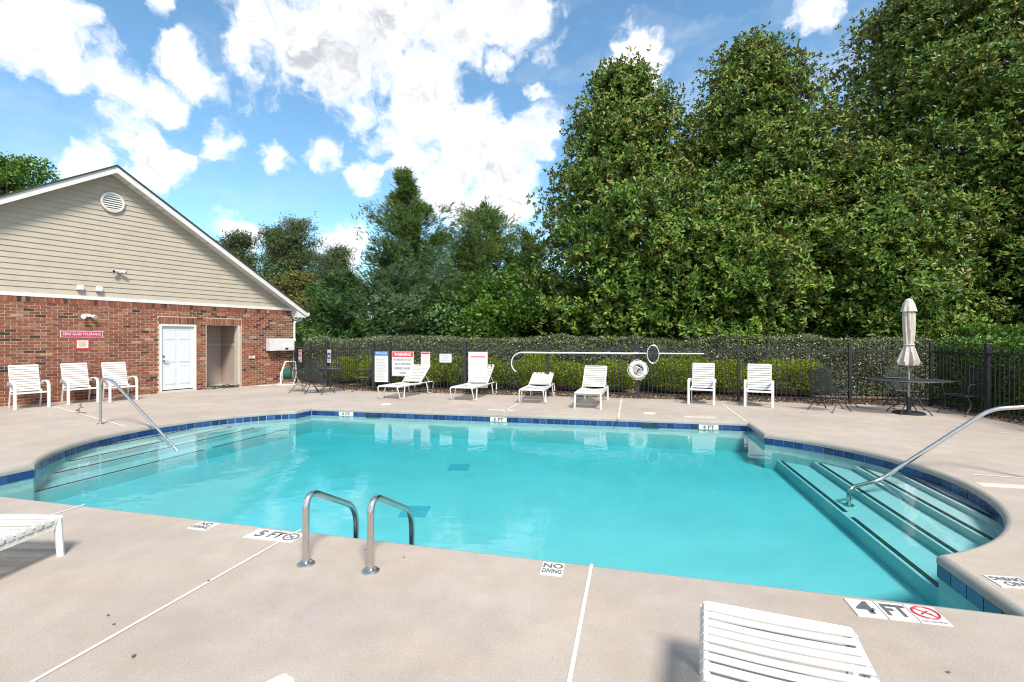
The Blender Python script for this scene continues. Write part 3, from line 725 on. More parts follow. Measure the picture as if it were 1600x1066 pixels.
s = thing('leaf_net', 'dark leaf skimmer net hanging beside the life ring', 'pool net', (p.x, p.y, zc), FRZ)
ol = [(.15 * math.cos(a), 0, .24 * math.sin(a) + .04) for a in np.linspace(0, 2 * math.pi, 29)[:-1]]
MB().tube(ol, .014, 6, close=True).build('net_frame', mat('pale_metal', (.6, .58, .54), .4, metal=.6), s, smooth=True)
m = MB()
for k in range(-9, 10):
    x = k * .0155; hh = .24 * math.sqrt(max(0, 1 - (x / .15) ** 2)); m.bar((x, .0, .04 - hh), (x, .0, .04 + hh), .0055)
for k in range(-14, 15):
    z = k * .0165; hh = .15 * math.sqrt(max(0, 1 - (z / .24) ** 2)); m.bar((-hh, .003, .04 + z), (hh, .003, .04 + z), .0055)
m.build('net_mesh', BLACK, s)

# ------------------------------------------------------------------ hose reel, hose
p = G(452, 602)
s = thing('hose_reel', 'cream hose reel cart with green hose by the corner', 'hose reel', p, R(8))
for q in (-1, 1):
    MB().tube(rounded([(q * .30 - .1 * q, -.24, .02), (q * .26, -.08, .40), (q * .16, .12, .82)], .1), .024, 8).build('side_frame', PLAST, s, smooth=True)
    MB().tube([(q * .24, -.05, .33), (q * .30, .22, .02)], .022, 8).build('rear_leg', PLAST, s)
    MB().lathe([(.02, -.012), (.22, -.012), (.22, .012), (.02, .012)], n=20).build('reel_flange', PLAST, s).matrix_local = Matrix.Translation((q * .17, .0, .40)) @ Matrix.Rotation(R(90), 4, 'Y')
MB().bar((-.16, .12, .82), (.16, .12, .82), .03).build('handle', PLAST, s); MB().bar((-.3, -.25, .04), (.3, -.25, .04), .05).build('foot_bar', PLAST, s)
m = MB()
for layer in range(2):
    for k in range(9):
        x = -.14 + k * .035; m.tube([(x, (.15 + .03 * layer) * math.cos(a), .40 + (.15 + .03 * layer) * math.sin(a)) for a in np.linspace(0, 2 * math.pi, 19)[:-1]], .016, 6, close=True)
m.build('hose_coil', HOSE_G, s, smooth=True)
MB().tube(rounded([(-.16, -.1, .25), (-.3, -.2, .03), (-.65, -.15, .018), (-.95, -.22, .018)], .12), .012, 6).build('hose_end', PLAST, s)
hp = []; r0 = random.Random(5)
for k in range(90):
    a = k * .29; rr = .16 + .07 * math.sin(k * .21) ; hp.append((.0 + k * .0068 - .30 + rr * 1.5 * math.cos(a), rr * .8 * math.sin(a) + .05 * math.sin(k * .11), .016 + .05 * (1 + math.sin(k * .37)) * (.6 if k % 7 else 1)))
s = MB().tube(hp, .013, 6).build('garden_hose', HOSE_D, None, smooth=True); q = wl(5.12, .10, 0.0); s.location = q; s.rotation_euler = (0, 0, WRZ)
tag(s, 'tangled dark garden hose lying at the niche threshold', 'hose')

# ------------------------------------------------------------------ white strap chairs
def strap_chair(label, loc, rz, grp):
    """faces local -y; origin midway between the front feet"""
    t = thing('patio_chair', label, 'chair', loc, rz, grp)
    for q in (-1, 1):
        x = q * .29
        MB().add(*flat_strip(rounded([(x, 0, 0), (x, 0, .50), (x, .05, .60), (x, .20, .615), (x, .40, .60), (x, .46, .52)], .09, 5), .055, .022)).build('arm', WHITE, t, smooth=True)
        MB().bar((x * .93, .40, .40), (x * .93, .50, .0), .025, .03).build('rear_leg', WHITE, t)
        MB().bar((x * .90, -.0, .36), (x * .90, .44, .33), .03, .035).build('seat_rail', WHITE, t); MB().tube(rounded([(x * .86, .42, .32), (x * .86, .50, .62), (x * .86, .60, .97)], .1), .016, 8).build('back_rail', WHITE, t, smooth=True)
    MB().bar((-.26, .0, .365), (.26, .0, .365), .04, .04).build('front_rail', WHITE, t)
    MB().tube([(-.25, .60, .97), (.25, .60, .97)], .017, 8).build('top_rail', WHITE, t, smooth=True)
    for k in range(8):
        y = .035 + k * .052; sg = .012 * math.sin(math.pi * (k + .5) / 8)
        MB().box((-.265, y, .372 - sg - .03 * k / 8), (.265, y + .040, .379 - sg - .03 * k / 8)).build('seat_strap', STRAP, t, bevel=.003)
    for k in range(11):
        u = .05 + k * .086; z = .345 + u * .66; y = .425 + (.08 * u / .45 if u < .45 else .08 + .10 * (u - .45) / .55)
        MB().add([(-.258, y - .022, z), (.258, y - .022, z), (.258, y - .010, z + .046), (-.258, y - .010, z + .046), (-.258, y + .0, z), (.258, y + .0, z), (.258, y + .012, z + .046), (-.258, y + .012, z + .046)],
                 [(0, 1, 2, 3), (4, 7, 6, 5), (0, 4, 5, 1), (1, 5, 6, 2), (2, 6, 7, 3), (3, 7, 4, 0)]).build('back_strap', STRAP, t)
    return t
def flat_strip(pts, w, h):
    """flat band, w wide along x and h thick, following pts in the y-z plane"""
    vs = []; fs = []
    n = len(pts)
    for i, p in enumerate(pts):
        t = (pts[min(i + 1, n - 1)] - pts[max(i - 1, 0)]).normalized(); nn = Vector((0, -t.z, t.y))
        for sx, sn in ((-1, -1), (1, -1), (1, 1), (-1, 1)): vs.append(p + Vector((sx * w / 2, 0, 0)) + nn * (sn * h / 2))
    for i in range(n - 1):
        for k in range(4): fs.append((i * 4 + k, i * 4 + (k + 1) % 4, i * 4 + 4 + (k + 1) % 4, i * 4 + 4 + k))
    fs += [(3, 2, 1, 0), tuple((n - 1) * 4 + k for k in range(4))]
    return vs, fs
def between(a, b):
    a = G(*a); b = G(*b); c = (a + b) / 2; d = b - a; return c, math.atan2(d.y, d.x)
GW, GF = 'white strap chairs along the brick wall', 'white strap chairs in front of the fence'
c0, a0 = between((19, 641), (80, 635.5)); chair = strap_chair('white strap armchair against brick wall, farthest from the white door', c0, WRZ, GW)
for (a, b), lb in ((((103, 633), (156, 628)), 'white strap armchair against brick wall, middle of three'), (((168, 629), (217, 624.5)), 'white strap armchair nearest the white door')):
    c0, a0 = between(a, b); another(chair, lb, c0, WRZ, GW)
for (a, b), lb in ((((1074, 631), (1118, 634)), 'white strap armchair by the fence, the one nearer the life ring'), (((1162, 635), (1210, 638)), 'white strap armchair by the fence, the one nearer the umbrella table')):
    c0, a0 = between(a, b); another(chair, lb, c0, a0 + R(6 if a[0] < 1100 else 2), GF)

# ------------------------------------------------------------------ loungers
def lounger(label, loc, rz, back, grp, legs='sled', H=.34, W=.60, LEN=1.92, hinge=1.15, scuff=False, sag=.03):
    """foot end at the origin, head along +y; back = recline angle in degrees"""
    t = thing('lounger', label, 'lounger', loc, rz, grp); fm_ = SCUFF if scuff else WHITE
    ca, sa = math.cos(R(back)), math.sin(R(back)); hw = W / 2; r = .016
    seat = [(0, .0)] + [(hinge, 0.)]
    for q in (-1, 1):
        x = q * hw
        if legs == 'sled':
            MB().tube(rounded([(x, .03, H - .02), (x, .0, H), (x, LEN, H), (x, LEN - .0, H - .02)], .02), r, 8).build('side_rail', fm_, t, smooth=True)
            for y0, y1 in ((.0, .34), (LEN - .42, LEN)):
                ya, yb = (y0, y1) if y0 == 0 else (y1, y0)
                s_ = 1 if y0 == 0 else -1
                MB().tube(rounded([(x, ya + s_ * .02, H), (x, ya + s_ * .0 - s_ * .03, H - .03), (x + q * .02, ya + s_ * .08, .016), (x + q * .02, yb - s_ * .08, .016), (x, yb, H)], .05), r, 8).build('leg_loop', fm_, t, smooth=True)
        else:
            MB().tube([(x, .0, H), (x, LEN, H)], r, 8).build('side_rail', fm_, t, smooth=True)
            MB().bar((x, .06, H - .05), (x, LEN - .1, H - .05), .026, .030).build('lower_rail', fm_, t)
            for y in (.03, LEN - .12): MB().tube([(x, y, H), (x + q * .01, y - .015, 0)], .024, 8, rs=[.026, .022]).build('leg', fm_, t, smooth=True)
        if back > 2: MB().tube([(x * .95, hinge, H + .012), (x * .95, hinge + (LEN - hinge) * ca, H + .012 + (LEN - hinge) * sa)], r, 8).build('back_rail', fm_, t, smooth=True)
    MB().tube([(-hw, .0, H), (hw, .0, H)], r, 8).build('foot_rail', fm_, t, smooth=True)
    ty, tz = hinge + (LEN - hinge) * ca, H + (LEN - hinge) * sa + (.012 if back > 2 else 0)
    MB().tube([(-hw * .95, ty, tz), (hw * .95, ty, tz)], r, 8).build('head_rail', fm_, t, smooth=True)
    if legs == 'sled': MB().tube([(-hw, LEN - .1, .10), (hw, LEN - .1, .10)], r * .8, 8).build('cross_bar', fm_, t, smooth=True)
    else: MB().bar((-hw, .10, H - .04), (hw, .10, H - .04), .03).build('cross_bar', fm_, t)
    if back > 2:
        for q in (-1, 1): MB().tube([(q * hw * .9, hinge + .5 * (LEN - hinge) * ca, H + .5 * (LEN - hinge) * sa), (q * hw * .96, LEN - .22, H)], r * .7, 6).build('prop', fm_, t)
    # straps wrapped round the rails
    pitch, bw = .064, .047
    n = int((LEN - .06) / pitch); up = .02
    smesh = {}
    for k in range(n):
        y = .035 + k * pitch
        onback = y > hinge and back > 2
        hw2 = hw * (.95 if onback else 1) + r + .003
        key = onback
        if key not in smesh:
            m = MB(); N_ = 8
            rows = [(-hw2, -.022), (-hw2 - .002, 0), (-hw2 + .010, r + .004)] + [(-hw2 + .02 + (2 * hw2 - .04) * j / N_, r + .004 - (.006 if onback else sag) * math.sin(math.pi * j / N_)) for j in range(1, N_)] + [(hw2 - .010, r + .004), (hw2 + .002, 0), (hw2, -.022)]
            vs = [(x, yy, z) for x, z in rows for yy in (0, bw)] + [(x, yy, z - .004) for x, z in rows for yy in (0, bw)]; L_ = len(rows) * 2; fs = []
            for j in range(len(rows) - 1):
                a = 2 * j; fs += [(a, a + 2, a + 3, a + 1), (L_ + a, L_ + a + 1, L_ + a + 3, L_ + a + 2), (a, L_ + a, L_ + a + 2, a + 2), (a + 1, a + 3, L_ + a + 3, L_ + a + 1)]
            m.add(vs, fs); smesh[key] = m.mesh('strap', STRAP, smooth=True)
        if n // 3 == k and not onback: continue           # the gap between the strap groups
        o = link('strap', smesh[key], t)
        if onback:
            u = y - hinge; o.location = (0, hinge + u * ca, H + .012 + u * sa); o.rotation_euler = (R(back), 0, 0)
        else: o.location = (0, y + random.uniform(-.004, .004), H); o.rotation_euler = (random.uniform(-.05, .05), 0, random.uniform(-.006, .006))
    return t
GL = 'white strap loungers between pool and fence'
def seat_on(a, b, turn=0.):
    c, ang = between(a, b); return c, ang + turn
c0, a0 = seat_on((589, 624), (624, 624.5)); lounger('white sled frame lounger in front of the WARNING sign, back raised', c0, a0 + R(-13), 38, GL)
c0, a0 = seat_on((701, 626), (741, 627.5)); lounger('white sled frame lounger in front of the large pale sign board, back raised', c0, a0 + R(-1), 40, GL)
c0, a0 = seat_on((808.6, 631), (852, 632)); lounger('white sled frame lounger below the rescue hook, back set lowest', c0, a0 + R(-3), 22, GL)
c0, a0 = seat_on((898, 639), (938, 640)); lounger('white lounger with straight legs left of the life ring, back raised', c0, a0 + R(-6), 42, GL, legs='post', H=.36, W=.58)
GN = 'white strap loungers on the near deck'
a = Vector((.92, 2.344)); d = Vector((.93, -.368)).normalized(); c0 = a + d * .30
t = lounger('white flat lounger cut off by the bottom edge beside the 4 FT marker', (c0.x, c0.y, 0), math.atan2(d.y, d.x) + math.pi, 0, GN, legs='post', H=.33, W=.58, sag=.008)
t = lounger('scuffed white flat lounger cut off by the left edge', (-3.64, 3.63, 0), math.pi - R(2), 0, GN, legs='post', H=.28, W=.60, scuff=True, sag=.006)
t = lounger('white flat lounger, only a corner showing at the bottom edge left of centre', (-1.08, 1.67, 0), math.pi + R(45), 0, GN, legs='post', H=.30, W=.58, sag=.006)

# ------------------------------------------------------------------ wrought iron tables and chairs
def wire_panel(w, h, pitch=.028, r=.0034):
    m = MB(); n = int(w / pitch); k = int(h / pitch)
    for i in range(n + 1): x = -w / 2 + w * i / n; m.bar((x, 0, 0), (x, h, 0), r * 2)
    for i in range(k + 1): y = h * i / k; m.bar((-w / 2, y, .002), (w / 2, y, .002), r * 2)
    return m
def iron_chair(label, loc, rz, grp):
    t = thing('iron_chair', label, 'chair', loc, rz, grp)
    sm = wire_panel(.46, .44).build('seat', IRON, t); sm.location = (0, -.02, .41)
    bk = wire_panel(.46, .48).build('backrest', IRON, t); bk.location = (0, .44, .44); bk.rotation_euler = (R(78), 0, 0)
    fr_ = lambda pts, nm: MB().tube(rounded(pts, .06), .010, 6).build(nm, IRON, t, smooth=True)
    fr_([(-.24, -.03, .41), (.24, -.03, .41), (.24, .44, .41), (-.24, .44, .41), (-.24, -.03, .41)], 'seat_frame')
    fr_([(-.24, .44, .40), (-.24, .545, .92), (-.1, .555, .97), (.1, .555, .97), (.24, .545, .92), (.24, .44, .40)], 'back_frame')
    MB().tube([(.09 * math.cos(a) * (1.6), .548, .89 + .04 * math.sin(a)) for a in np.linspace(0, 2 * math.pi, 17)[:-1]], .006, 6, close=True).build('scroll', IRON, t)
    for q in (-1, 1):
        x = q * .25
        fr_([(x, .48, .66), (x * 1.08, .25, .67), (x * 1.1, .02, .65), (x * 1.06, -.02, .56), (x, .05, .42)], 'arm')
        MB().tube(rounded([(x, .0, .41), (x * 1.02, .10, .22), (x * 1.10, -.06, .06), (x * 1.14, -.10, .0)], .12), .011, 6).build('leg', IRON, t, smooth=True)
        MB().tube(rounded([(x, .40, .41), (x * 1.02, .28, .22), (x * 1.10, .44, .06), (x * 1.14, .50, .0)], .12), .011, 6).build('leg', IRON, t, smooth=True)
        for y in (-.10, .50): MB().lathe([(.022, 0), (.022, .008), (.012, .016)], (x * 1.14, y, 0), n=10).build('foot', IRON, t)
    MB().bar((-.25, .19, .20), (.25, .19, .20), .014).build('stretcher', IRON, t)
    return t
def iron_table(label, loc, rad, ex=1., grp=None, hole=False):
    t = thing('iron_table', label, 'table', loc, FRZ, grp)
    o = MB().tube([(rad * ex * math.cos(a), rad * math.sin(a), .72) for a in np.linspace(0, 2 * math.pi, 41)[:-1]], .014, 6, close=True).build('table_rim', IRON, t, smooth=True)
    m = MB(); n = int(2 * rad / .028)
    for i in range(1, n):
        y = -rad + 2 * rad * i / n; hh = rad * ex * math.sqrt(max(0, 1 - (y / rad) ** 2)); m.bar((-hh, y, .724), (hh, y, .724), .011, .005)
    n = int(2 * rad * ex / .028)
    for i in range(1, n):
        x = -rad * ex + 2 * rad * ex * i / n; hh = rad * math.sqrt(max(0, 1 - (x / rad / ex) ** 2)); m.bar((x, -hh, .720), (x, hh, .720), .011, .005)
    m.build('table_top', IRON, t)
    for k in range(4):
        a = R(45 + 90 * k); ca, sa = math.cos(a), math.sin(a); q = rad * .72
        MB().tube(rounded([(ca * q, sa * q, .71), (ca * q * .55, sa * q * .55, .46), (ca * q * .28, sa * q * .28, .25), (ca * q * .85, sa * q * .85, .08), (ca * q * .98, sa * q * .98, 0)], .16), .012, 6).build('leg', IRON, t, smooth=True)
    MB().tube([(.16 * math.cos(a), .16 * math.sin(a), .27) for a in np.linspace(0, 2 * math.pi, 21)[:-1]], .009, 6, close=True).build('leg_ring', IRON, t)
    return t
pT = G(1420, 646.6); pT2 = G(519, 612)
iron_table('oval black mesh table under the closed umbrella', pT, .58, 1.30)
iron_table('round black mesh table near the pool house corner', pT2, .52)
GC1, GC2 = 'black mesh chairs round the umbrella table', 'black mesh chairs round the table by the pool house'
ch = iron_chair('black mesh chair leftmost at the umbrella table', pT + Vector((-1.22, .55, 0)), R(90 - 8 + 30), GC1)
another(ch, 'black mesh chair left of the umbrella pole, close to the fence', pT + Vector((-.70, .95, 0)), R(25), GC1)
another(ch, 'black mesh chair right of the umbrella pole, back to the fence', pT + Vector((.55, .72, 0)), R(-18), GC1)
another(ch, 'black mesh chair rightmost at the umbrella table, facing left', pT + Vector((.90, -.10, 0)), R(-82), GC1)
another(ch, 'black mesh chair at the small table, nearest the hose reel', pT2 + Vector((-.62, -.15, 0)), R(75), GC2)
another(ch, 'black mesh chair at the small table, nearest the pool', pT2 + Vector((-.15, -.28, 0)), R(165), GC2)
another(ch, 'black mesh chair at the small table, nearest the POOL RULES sign', pT2 + Vector((.62, .25, 0)), R(-70), GC2)

# umbrella
s = thing('patio_umbrella', 'closed faded beige umbrella standing through the oval table', 'umbrella', pT)
MB().lathe([(.02, .0), (.29, .0), (.29, .02), (.26, .045), (.06, .06), (.04, .09), (.04, .34), (.03, .36)], n=28).build('base', BLACK, s, smooth=True)
MB().tube([(0, 0, .05), (0, 0, 2.44)], .021, 10).build('pole', mat('pole_grey', (.36, .35, .34), .4, metal=.4), s, smooth=True)
fold = lambda a, z: .16 * math.sin(8 * a + z * 3) + .05 * math.sin(17 * a + 2 * z)
MB().lathe([(.03, 1.02 + .0), (.15, 1.04), (.172, 1.12), (.125, 1.32), (.080, 1.47), (.086, 1.56), (.100, 1.80), (.104, 2.05), (.092, 2.25), (.085, 2.30)], n=64, wob=lambda a, z: fold(a, z) * (1.5 if z < 1.3 else .8)).build('canopy', TAN_CLOTH, s, smooth=True)
MB().lathe([(.135, 2.19), (.128, 2.21), (.10, 2.36), (.06, 2.45), (.015, 2.47)], n=48, wob=lambda a, z: .10 * math.sin(8 * a) * (1 if z < 2.3 else .3)).build('canopy_vent', TAN_CLOTH, s, smooth=True)
MB().tube([(.096 * math.cos(a), .096 * math.sin(a), 1.48) for a in np.linspace(0, 2 * math.pi, 25)[:-1]], .012, 6, close=True).build('tie_strap', TAN_CLOTH, s)

# ------------------------------------------------------------------ pool rails
def rail(name, label, pts, r, flange_at, grp=None, rad=.12):
    b = Vector(pts[0]); t = thing(name, label, 'handrail', (b.x, b.y, 0), 0, grp)
    P = [Vector(p) - Vector((b.x, b.y, 0)) for p in pts]
    MB().tube(rounded(P, rad, 8), r, 14).build('tube', STEEL, t, smooth=True)
    for f in flange_at:
        f = Vector(f) - Vector((b.x, b.y, 0)); MB().lathe([(.062, 0), (.060, .010), (.046, .020), (.026, .026)], f, n=24).build('flange', STEEL, t, smooth=True)
    return t
def upx(px, py, y): return Vector(((px - 800) / F * y, y, EYE - (py - HOR) * y / F))
GR = 'steel grab rails of the pool ladder'
for (bx, by), lb in (((478, 882), 'steel ladder grab rail beside the 5 FT marker'), ((579, 893), 'steel ladder grab rail farther from the 5 FT marker')):
    b = G(bx, by); e = Vector((ur.x, ur.y, 0)); far = b + e * .66
    rail('grab_rail', lb, [b, b + Vector((0, 0, .53)), far + Vector((0, 0, .19)), far + Vector((0, 0, -.56))], .024, [b], GR, rad=.16)
b = G(157, 663); wpt = upx(258, 683, F * (EYE - WATER_Z) / (683 - HOR)); d = (wpt - b); d.z = 0; d.normalize()
k1 = b + Vector((0, 0, .86)); k2 = b + d * .28 + Vector((0, 0, .84)); ext = (wpt - k2).normalized()
end = wpt + ext * .28
rail('step_handrail', 'steel handrail into the steps in front of the brick wall', [b, k1, k2, end, end + Vector((d.x * .1, d.y * .1, -.12))], .024, [b])
wpt = upx(1373, 751, F * (EYE - WATER_Z) / (751 - HOR)); b = Vector((5.98, 5.50, 0)); k1 = b + Vector((0, 0, .85)); k2 = upx(1548, 639, 5.68)
foot = upx(1326, 760, 5.93)
rail('step_handrail', 'steel handrail into the steps at the right edge', [b, k1, k2, wpt, Vector((foot.x, foot.y, -.21)), Vector((foot.x, foot.y, -.415))], .024, [b, Vector((foot.x, foot.y, -.42))])

# ------------------------------------------------------------------ deck markers and bits
def quad_tile(label, corners, name='depth_marker'):
    """flat tile whose far-left, far-right, near-right, near-left corners the photograph shows"""
    P = [G(*c) for c in corners]; c = sum(P, Vector()) / 4; u = ((P[1] - P[0]) + (P[2] - P[3])).normalized(); w = ((P[1] - P[0]).length + (P[2] - P[3]).length) / 2; h = ((P[3] - P[0]).length + (P[2] - P[1]).length) / 2
    t = thing(name, label, 'pool marker', (c.x, c.y, 0), math.atan2(u.y, u.x)); return t, w, h
NG = 'no diving tiles set in the deck'
def nodive(t, cx, cy, r, red):
    m_ = RED if red else PRINT
    MB().tube([(cx + r * math.cos(a), cy + r * math.sin(a), .0075) for a in np.linspace(0, 2 * math.pi, 33)[:-1]], r * .10, 4, close=True).build('symbol_ring', m_, t).scale = (1, 1, 1)
    MB().bar((cx - r * .68, cy + r * .68, .0078), (cx + r * .68, cy - r * .68, .0078), r * .14, .002).build('symbol_bar', m_, t)
    MB().bar((cx - r * .5, cy - r * .35, .0072), (cx + r * .3, cy + r * .35, .0072), r * .16, .0015).bar((cx - r * .1, cy + .0, .0073), (cx + r * .45, cy - r * .15, .0073), r * .13, .0015).build('diver', PRINT, t)
t, w_, h_ = quad_tile('white 4 FT depth marker beside the near lounger', ((1317, 936), (1462, 951), (1486, 979), (1340, 963)))
for k in range(3): MB().box((-w_ / 2 + w_ / 3 * k + .003, -h_ / 2, .0), (-w_ / 2 + w_ / 3 * (k + 1) - .003, h_ / 2, .006)).build('tile', MARK_W, t)
lettering('4', h_ * .95, PRINT, t, (-w_ / 3, 0, .0075), bold=.006); lettering('FT', h_ * .88, PRINT, t, (0, 0, .0075), bold=.006, width=w_ * .27); nodive(t, w_ / 3, h_ * .08, h_ * .33, True); lettering('NO DIVING', .022, PRINT, t, (w_ / 3, -h_ * .42, .0075), width=w_ * .26)
t, w_, h_ = quad_tile('white 5 FT depth marker beside the ladder rails', ((404, 827), (474, 835), (458, 849), (380, 840)))
for k, (a_, b_) in enumerate(((0, .36), (.37, .68), (.70, 1))): MB().box((-w_ / 2 + w_ * a_, -h_ / 2, .0), (-w_ / 2 + w_ * b_, h_ / 2, .006)).build('tile', MARK_W, t)
lettering('5', h_ * .9, PRINT, t, (-w_ * .28, 0, .0075), bold=.004); lettering('FT', h_ * .88, PRINT, t, (w_ * .03, 0, .0075), bold=.004, width=w_ * .27); nodive(t, w_ * .35, 0, h_ * .33, False)
for cs, lb in ((((313, 816), (341, 818.5), (323, 830), (294, 826)), 'NO DIVING tile left of the 5 FT marker'), (((849, 879), (882, 882), (879, 902), (843, 898)), 'NO DIVING tile at the middle of the near pool edge'), (((1538, 899), (1596, 904), (1622, 921), (1562, 918)), 'NO DIVING tile on the right deck beyond the 4 FT marker')):
    t, w_, h_ = quad_tile(lb, cs, 'no_diving_tile'); t['group'] = NG
    MB().box((-w_ / 2, -h_ / 2, 0), (w_ / 2, h_ / 2, .006)).build('tile', MARK_W, t)
    fl_ = math.pi if cs[0][0] > 1500 else 0
    lettering('NO', h_ * .48, PRINT, t, (0, h_ * .2 * (-1 if fl_ else 1), .0075), (0, 0, fl_), bold=.002); lettering('DIVING', h_ * .42, PRINT, t, (0, -h_ * .22 * (-1 if fl_ else 1), .0075), (0, 0, fl_), bold=.002, width=w_ * .86)
for px, py, lb in ((603, 632, 'cream skimmer lid in front of the first lounger'), (1015, 646, 'cream skimmer lid in front of the life ring')):
    p = G(px, py); o = MB().lathe([(.13, 0), (.128, .006), (.11, .008), (.108, .006), (.02, .007)], n=28).build('skimmer_lid', mat('skimmer_cream', (.70, .62, .50), .6), None); o.location = p; tag(o, lb, 'skimmer lid', 'skimmer lids in the far deck')
for px, py, lb in ((1093, 652, 'worn painted depth mark on far deck by the chairs'), (782, 641, 'worn painted depth mark on far deck by the second lounger'), (1580, 760, 'worn white mark on the deck at the right edge')):
    p = G(px, py); t = thing('worn_marker', lb, 'pool marker', p, FRZ)
    MB().box((-.30, -.07, 0), (.30, .07, .004)).build('tile', mat('worn_marker', (.60, .54, .48), .7, col2=(.50, .44, .38), vscale=12), t)
    if px < 1500: lettering('4 FT' if px > 1000 else '5 FT', .10, mat('faded_print', (.36, .32, .29), .7), t, (0, 0, .0055), (0, 0, math.pi), width=.32)
LEAFB = mat('dry_leaf', (.14, .085, .04), .8, var=.3, vscale=40)
def dry_leaf(label, p, L, rz, curl=.3):
    m = MB(); vs = []
    for i in range(7):
        u = i / 6; wd = L * .28 * math.sin(math.pi * min(1, u * .95 + .04)); z = .006 + L * curl * (u - .5) ** 2
        vs += [(L * (u - .5), -wd, z + wd * .4), (L * (u - .5), 0, z), (L * (u - .5), wd, z + wd * .4)]
    m.add(vs, [(3 * i + j, 3 * i + 3 + j, 3 * i + 4 + j, 3 * i + 1 + j) for i in range(6) for j in range(2)])
    o = m.build('dry_leaf', LEAFB, None, smooth=True); o.location = p; o.rotation_euler = (0, 0, rz); return tag(o, label, 'leaf', 'dry leaves on the deck')
for px, py, L, lb in ((209, 1027, .032, 'dark dry leaf just below the end of the left joint line'), (178, 977, .022, 'small dry leaf left of the long white joint'), (169, 963, .022, 'thin dry leaf, farthest left of the joint line leaves'), (326, 909, .026, 'small dry leaf on the long white joint line'), (571, 860, .02, 'tiny dark leaf between the ladder rails'), (631, 872, .02, 'tiny dark leaf right of the ladder rails'), (1482, 1052, .022, 'tiny dark leaf right of the near lounger')):
    dry_leaf(lb, G(px, py), L, random.uniform(0, 3))
p = G(117, 646); tw = MB().tube([(0, 0, .01), (.06, .0, .03), (.10, .02, .14), (.14, .0, .24)], .006, 5).tube([(.06, 0, .03), (.16, -.02, .02), (.24, .0, .012)], .007, 5).build('twig', LEAFB, None)
for k in range(7):
    q = MB().add([(0, 0, 0), (.03, .02, .01), (.075, 0, .0), (.03, -.02, .008)], [(0, 1, 2, 3)]).build('leaf', LEAFB, tw); q.location = (.05 + .018 * k, .0, .03 + .028 * k); q.rotation_euler = (k * .9, .4, k * 1.7)
tw.location = p; tag(tw, 'dry leafy twig lying on deck in front of the wall chairs', 'twig')
deb = MB()
for k in range(50):
    if k < 30: q = G(random.uniform(55, 150), random.uniform(646, 658))
    else:
        u = random.random(); q = G(random.uniform(200, 1500), random.uniform(632, 650)) if k < 50 else G(random.uniform(150, 1300), random.uniform(900, 1060))
        pool_in = False
    if k >= 30 and k < 50: q = fence_pt(random.uniform(620, 1400), random.uniform(.2, 1.2))
    a = random.uniform(0, 6.3); L = random.uniform(.006, .022); dx, dy = L * math.cos(a), L * math.sin(a)
    deb.add([(q.x - dx, q.y - dy, .004), (q.x + dy * .4, q.y - dx * .4, .007), (q.x + dx, q.y + dy, .005), (q.x - dy * .4, q.y + dx * .4, .008)], [(0, 1, 2, 3)])
tag(deb.build('leaf_litter', LEAFB), 'scattered specks of dry leaf litter on the deck', 'litter', kind='stuff')

# ------------------------------------------------------------------ planting
def unit(v): return v / np.maximum(np.linalg.norm(v, axis=-1, keepdims=True), 1e-9)
def leaf_arrays(C, N, per, L, W, spread, jit=.3, six=True, tint=None, fold=.18, rg=None, sd=.28, roll_sd=.45, tsd=.10):
    """per leaves round each tip C with axis N, as vertex and quad arrays; tint per tip"""
    rg = rg or rng; n = len(C); C = np.repeat(C, per, 0); A = unit(np.repeat(N, per, 0)); k = n * per
    ref = np.where(np.abs(A[:, 2:3]) < .9, np.array([[0, 0, 1.]]), np.array([[1., 0, 0]])); P = unit(np.cross(A, ref)); Q = np.cross(A, P)
    az = np.tile(np.arange(per) * 2.399, n) + rg.uniform(0, 6.28, n).repeat(per) + rg.normal(0, .3, k); th = np.clip(rg.normal(spread, sd, k), .1, 2.4)
    D = A * np.cos(th)[:, None] + (P * np.cos(az)[:, None] + Q * np.sin(az)[:, None]) * np.sin(th)[:, None]; D = unit(D)
    S = np.cross(D, A); bad = np.linalg.norm(S, axis=1) < .05; S[bad] = P[bad]; S = unit(S); U = unit(np.cross(S, D))
    roll = rg.normal(0, roll_sd, k); S, U = S * np.cos(roll)[:, None] + U * np.sin(roll)[:, None], U * np.cos(roll)[:, None] - S * np.sin(roll)[:, None]
    l = (L * rg.uniform(.75, 1.25, k))[:, None]; w = (W * rg.uniform(.8, 1.2, k))[:, None]
    B = C + rg.normal(0, jit * L, (k, 3))
    if six:
        V = np.stack([B, B + D * l * .35 + S * w * .5 + U * w * fold, B + D * l * .72 + S * w * .40 + U * w * fold, B + D * l - U * w * .15, B + D * l * .72 - S * w * .40 + U * w * fold, B + D * l * .35 - S * w * .5 + U * w * fold], 1)
        b = np.arange(k)[:, None] * 6; Fq = np.concatenate([b + np.array([[0, 1, 2, 3]]), b + np.array([[0, 3, 4, 5]])], 0); nv = 6
    else:
        V = np.stack([B, B + D * l * .52 + S * w * .5 + U * w * fold, B + D * l, B + D * l * .52 - S * w * .5 + U * w * fold], 1); b = np.arange(k)[:, None] * 4; Fq = b + np.array([[0, 1, 2, 3]]); nv = 4
    t = (np.repeat(tint, per) if tint is not None else np.full(k, .5)) + rg.normal(0, tsd, k)
    return V.reshape(-1, 3), Fq, np.repeat(np.clip(t, 0, 1), nv).astype(np.float32)
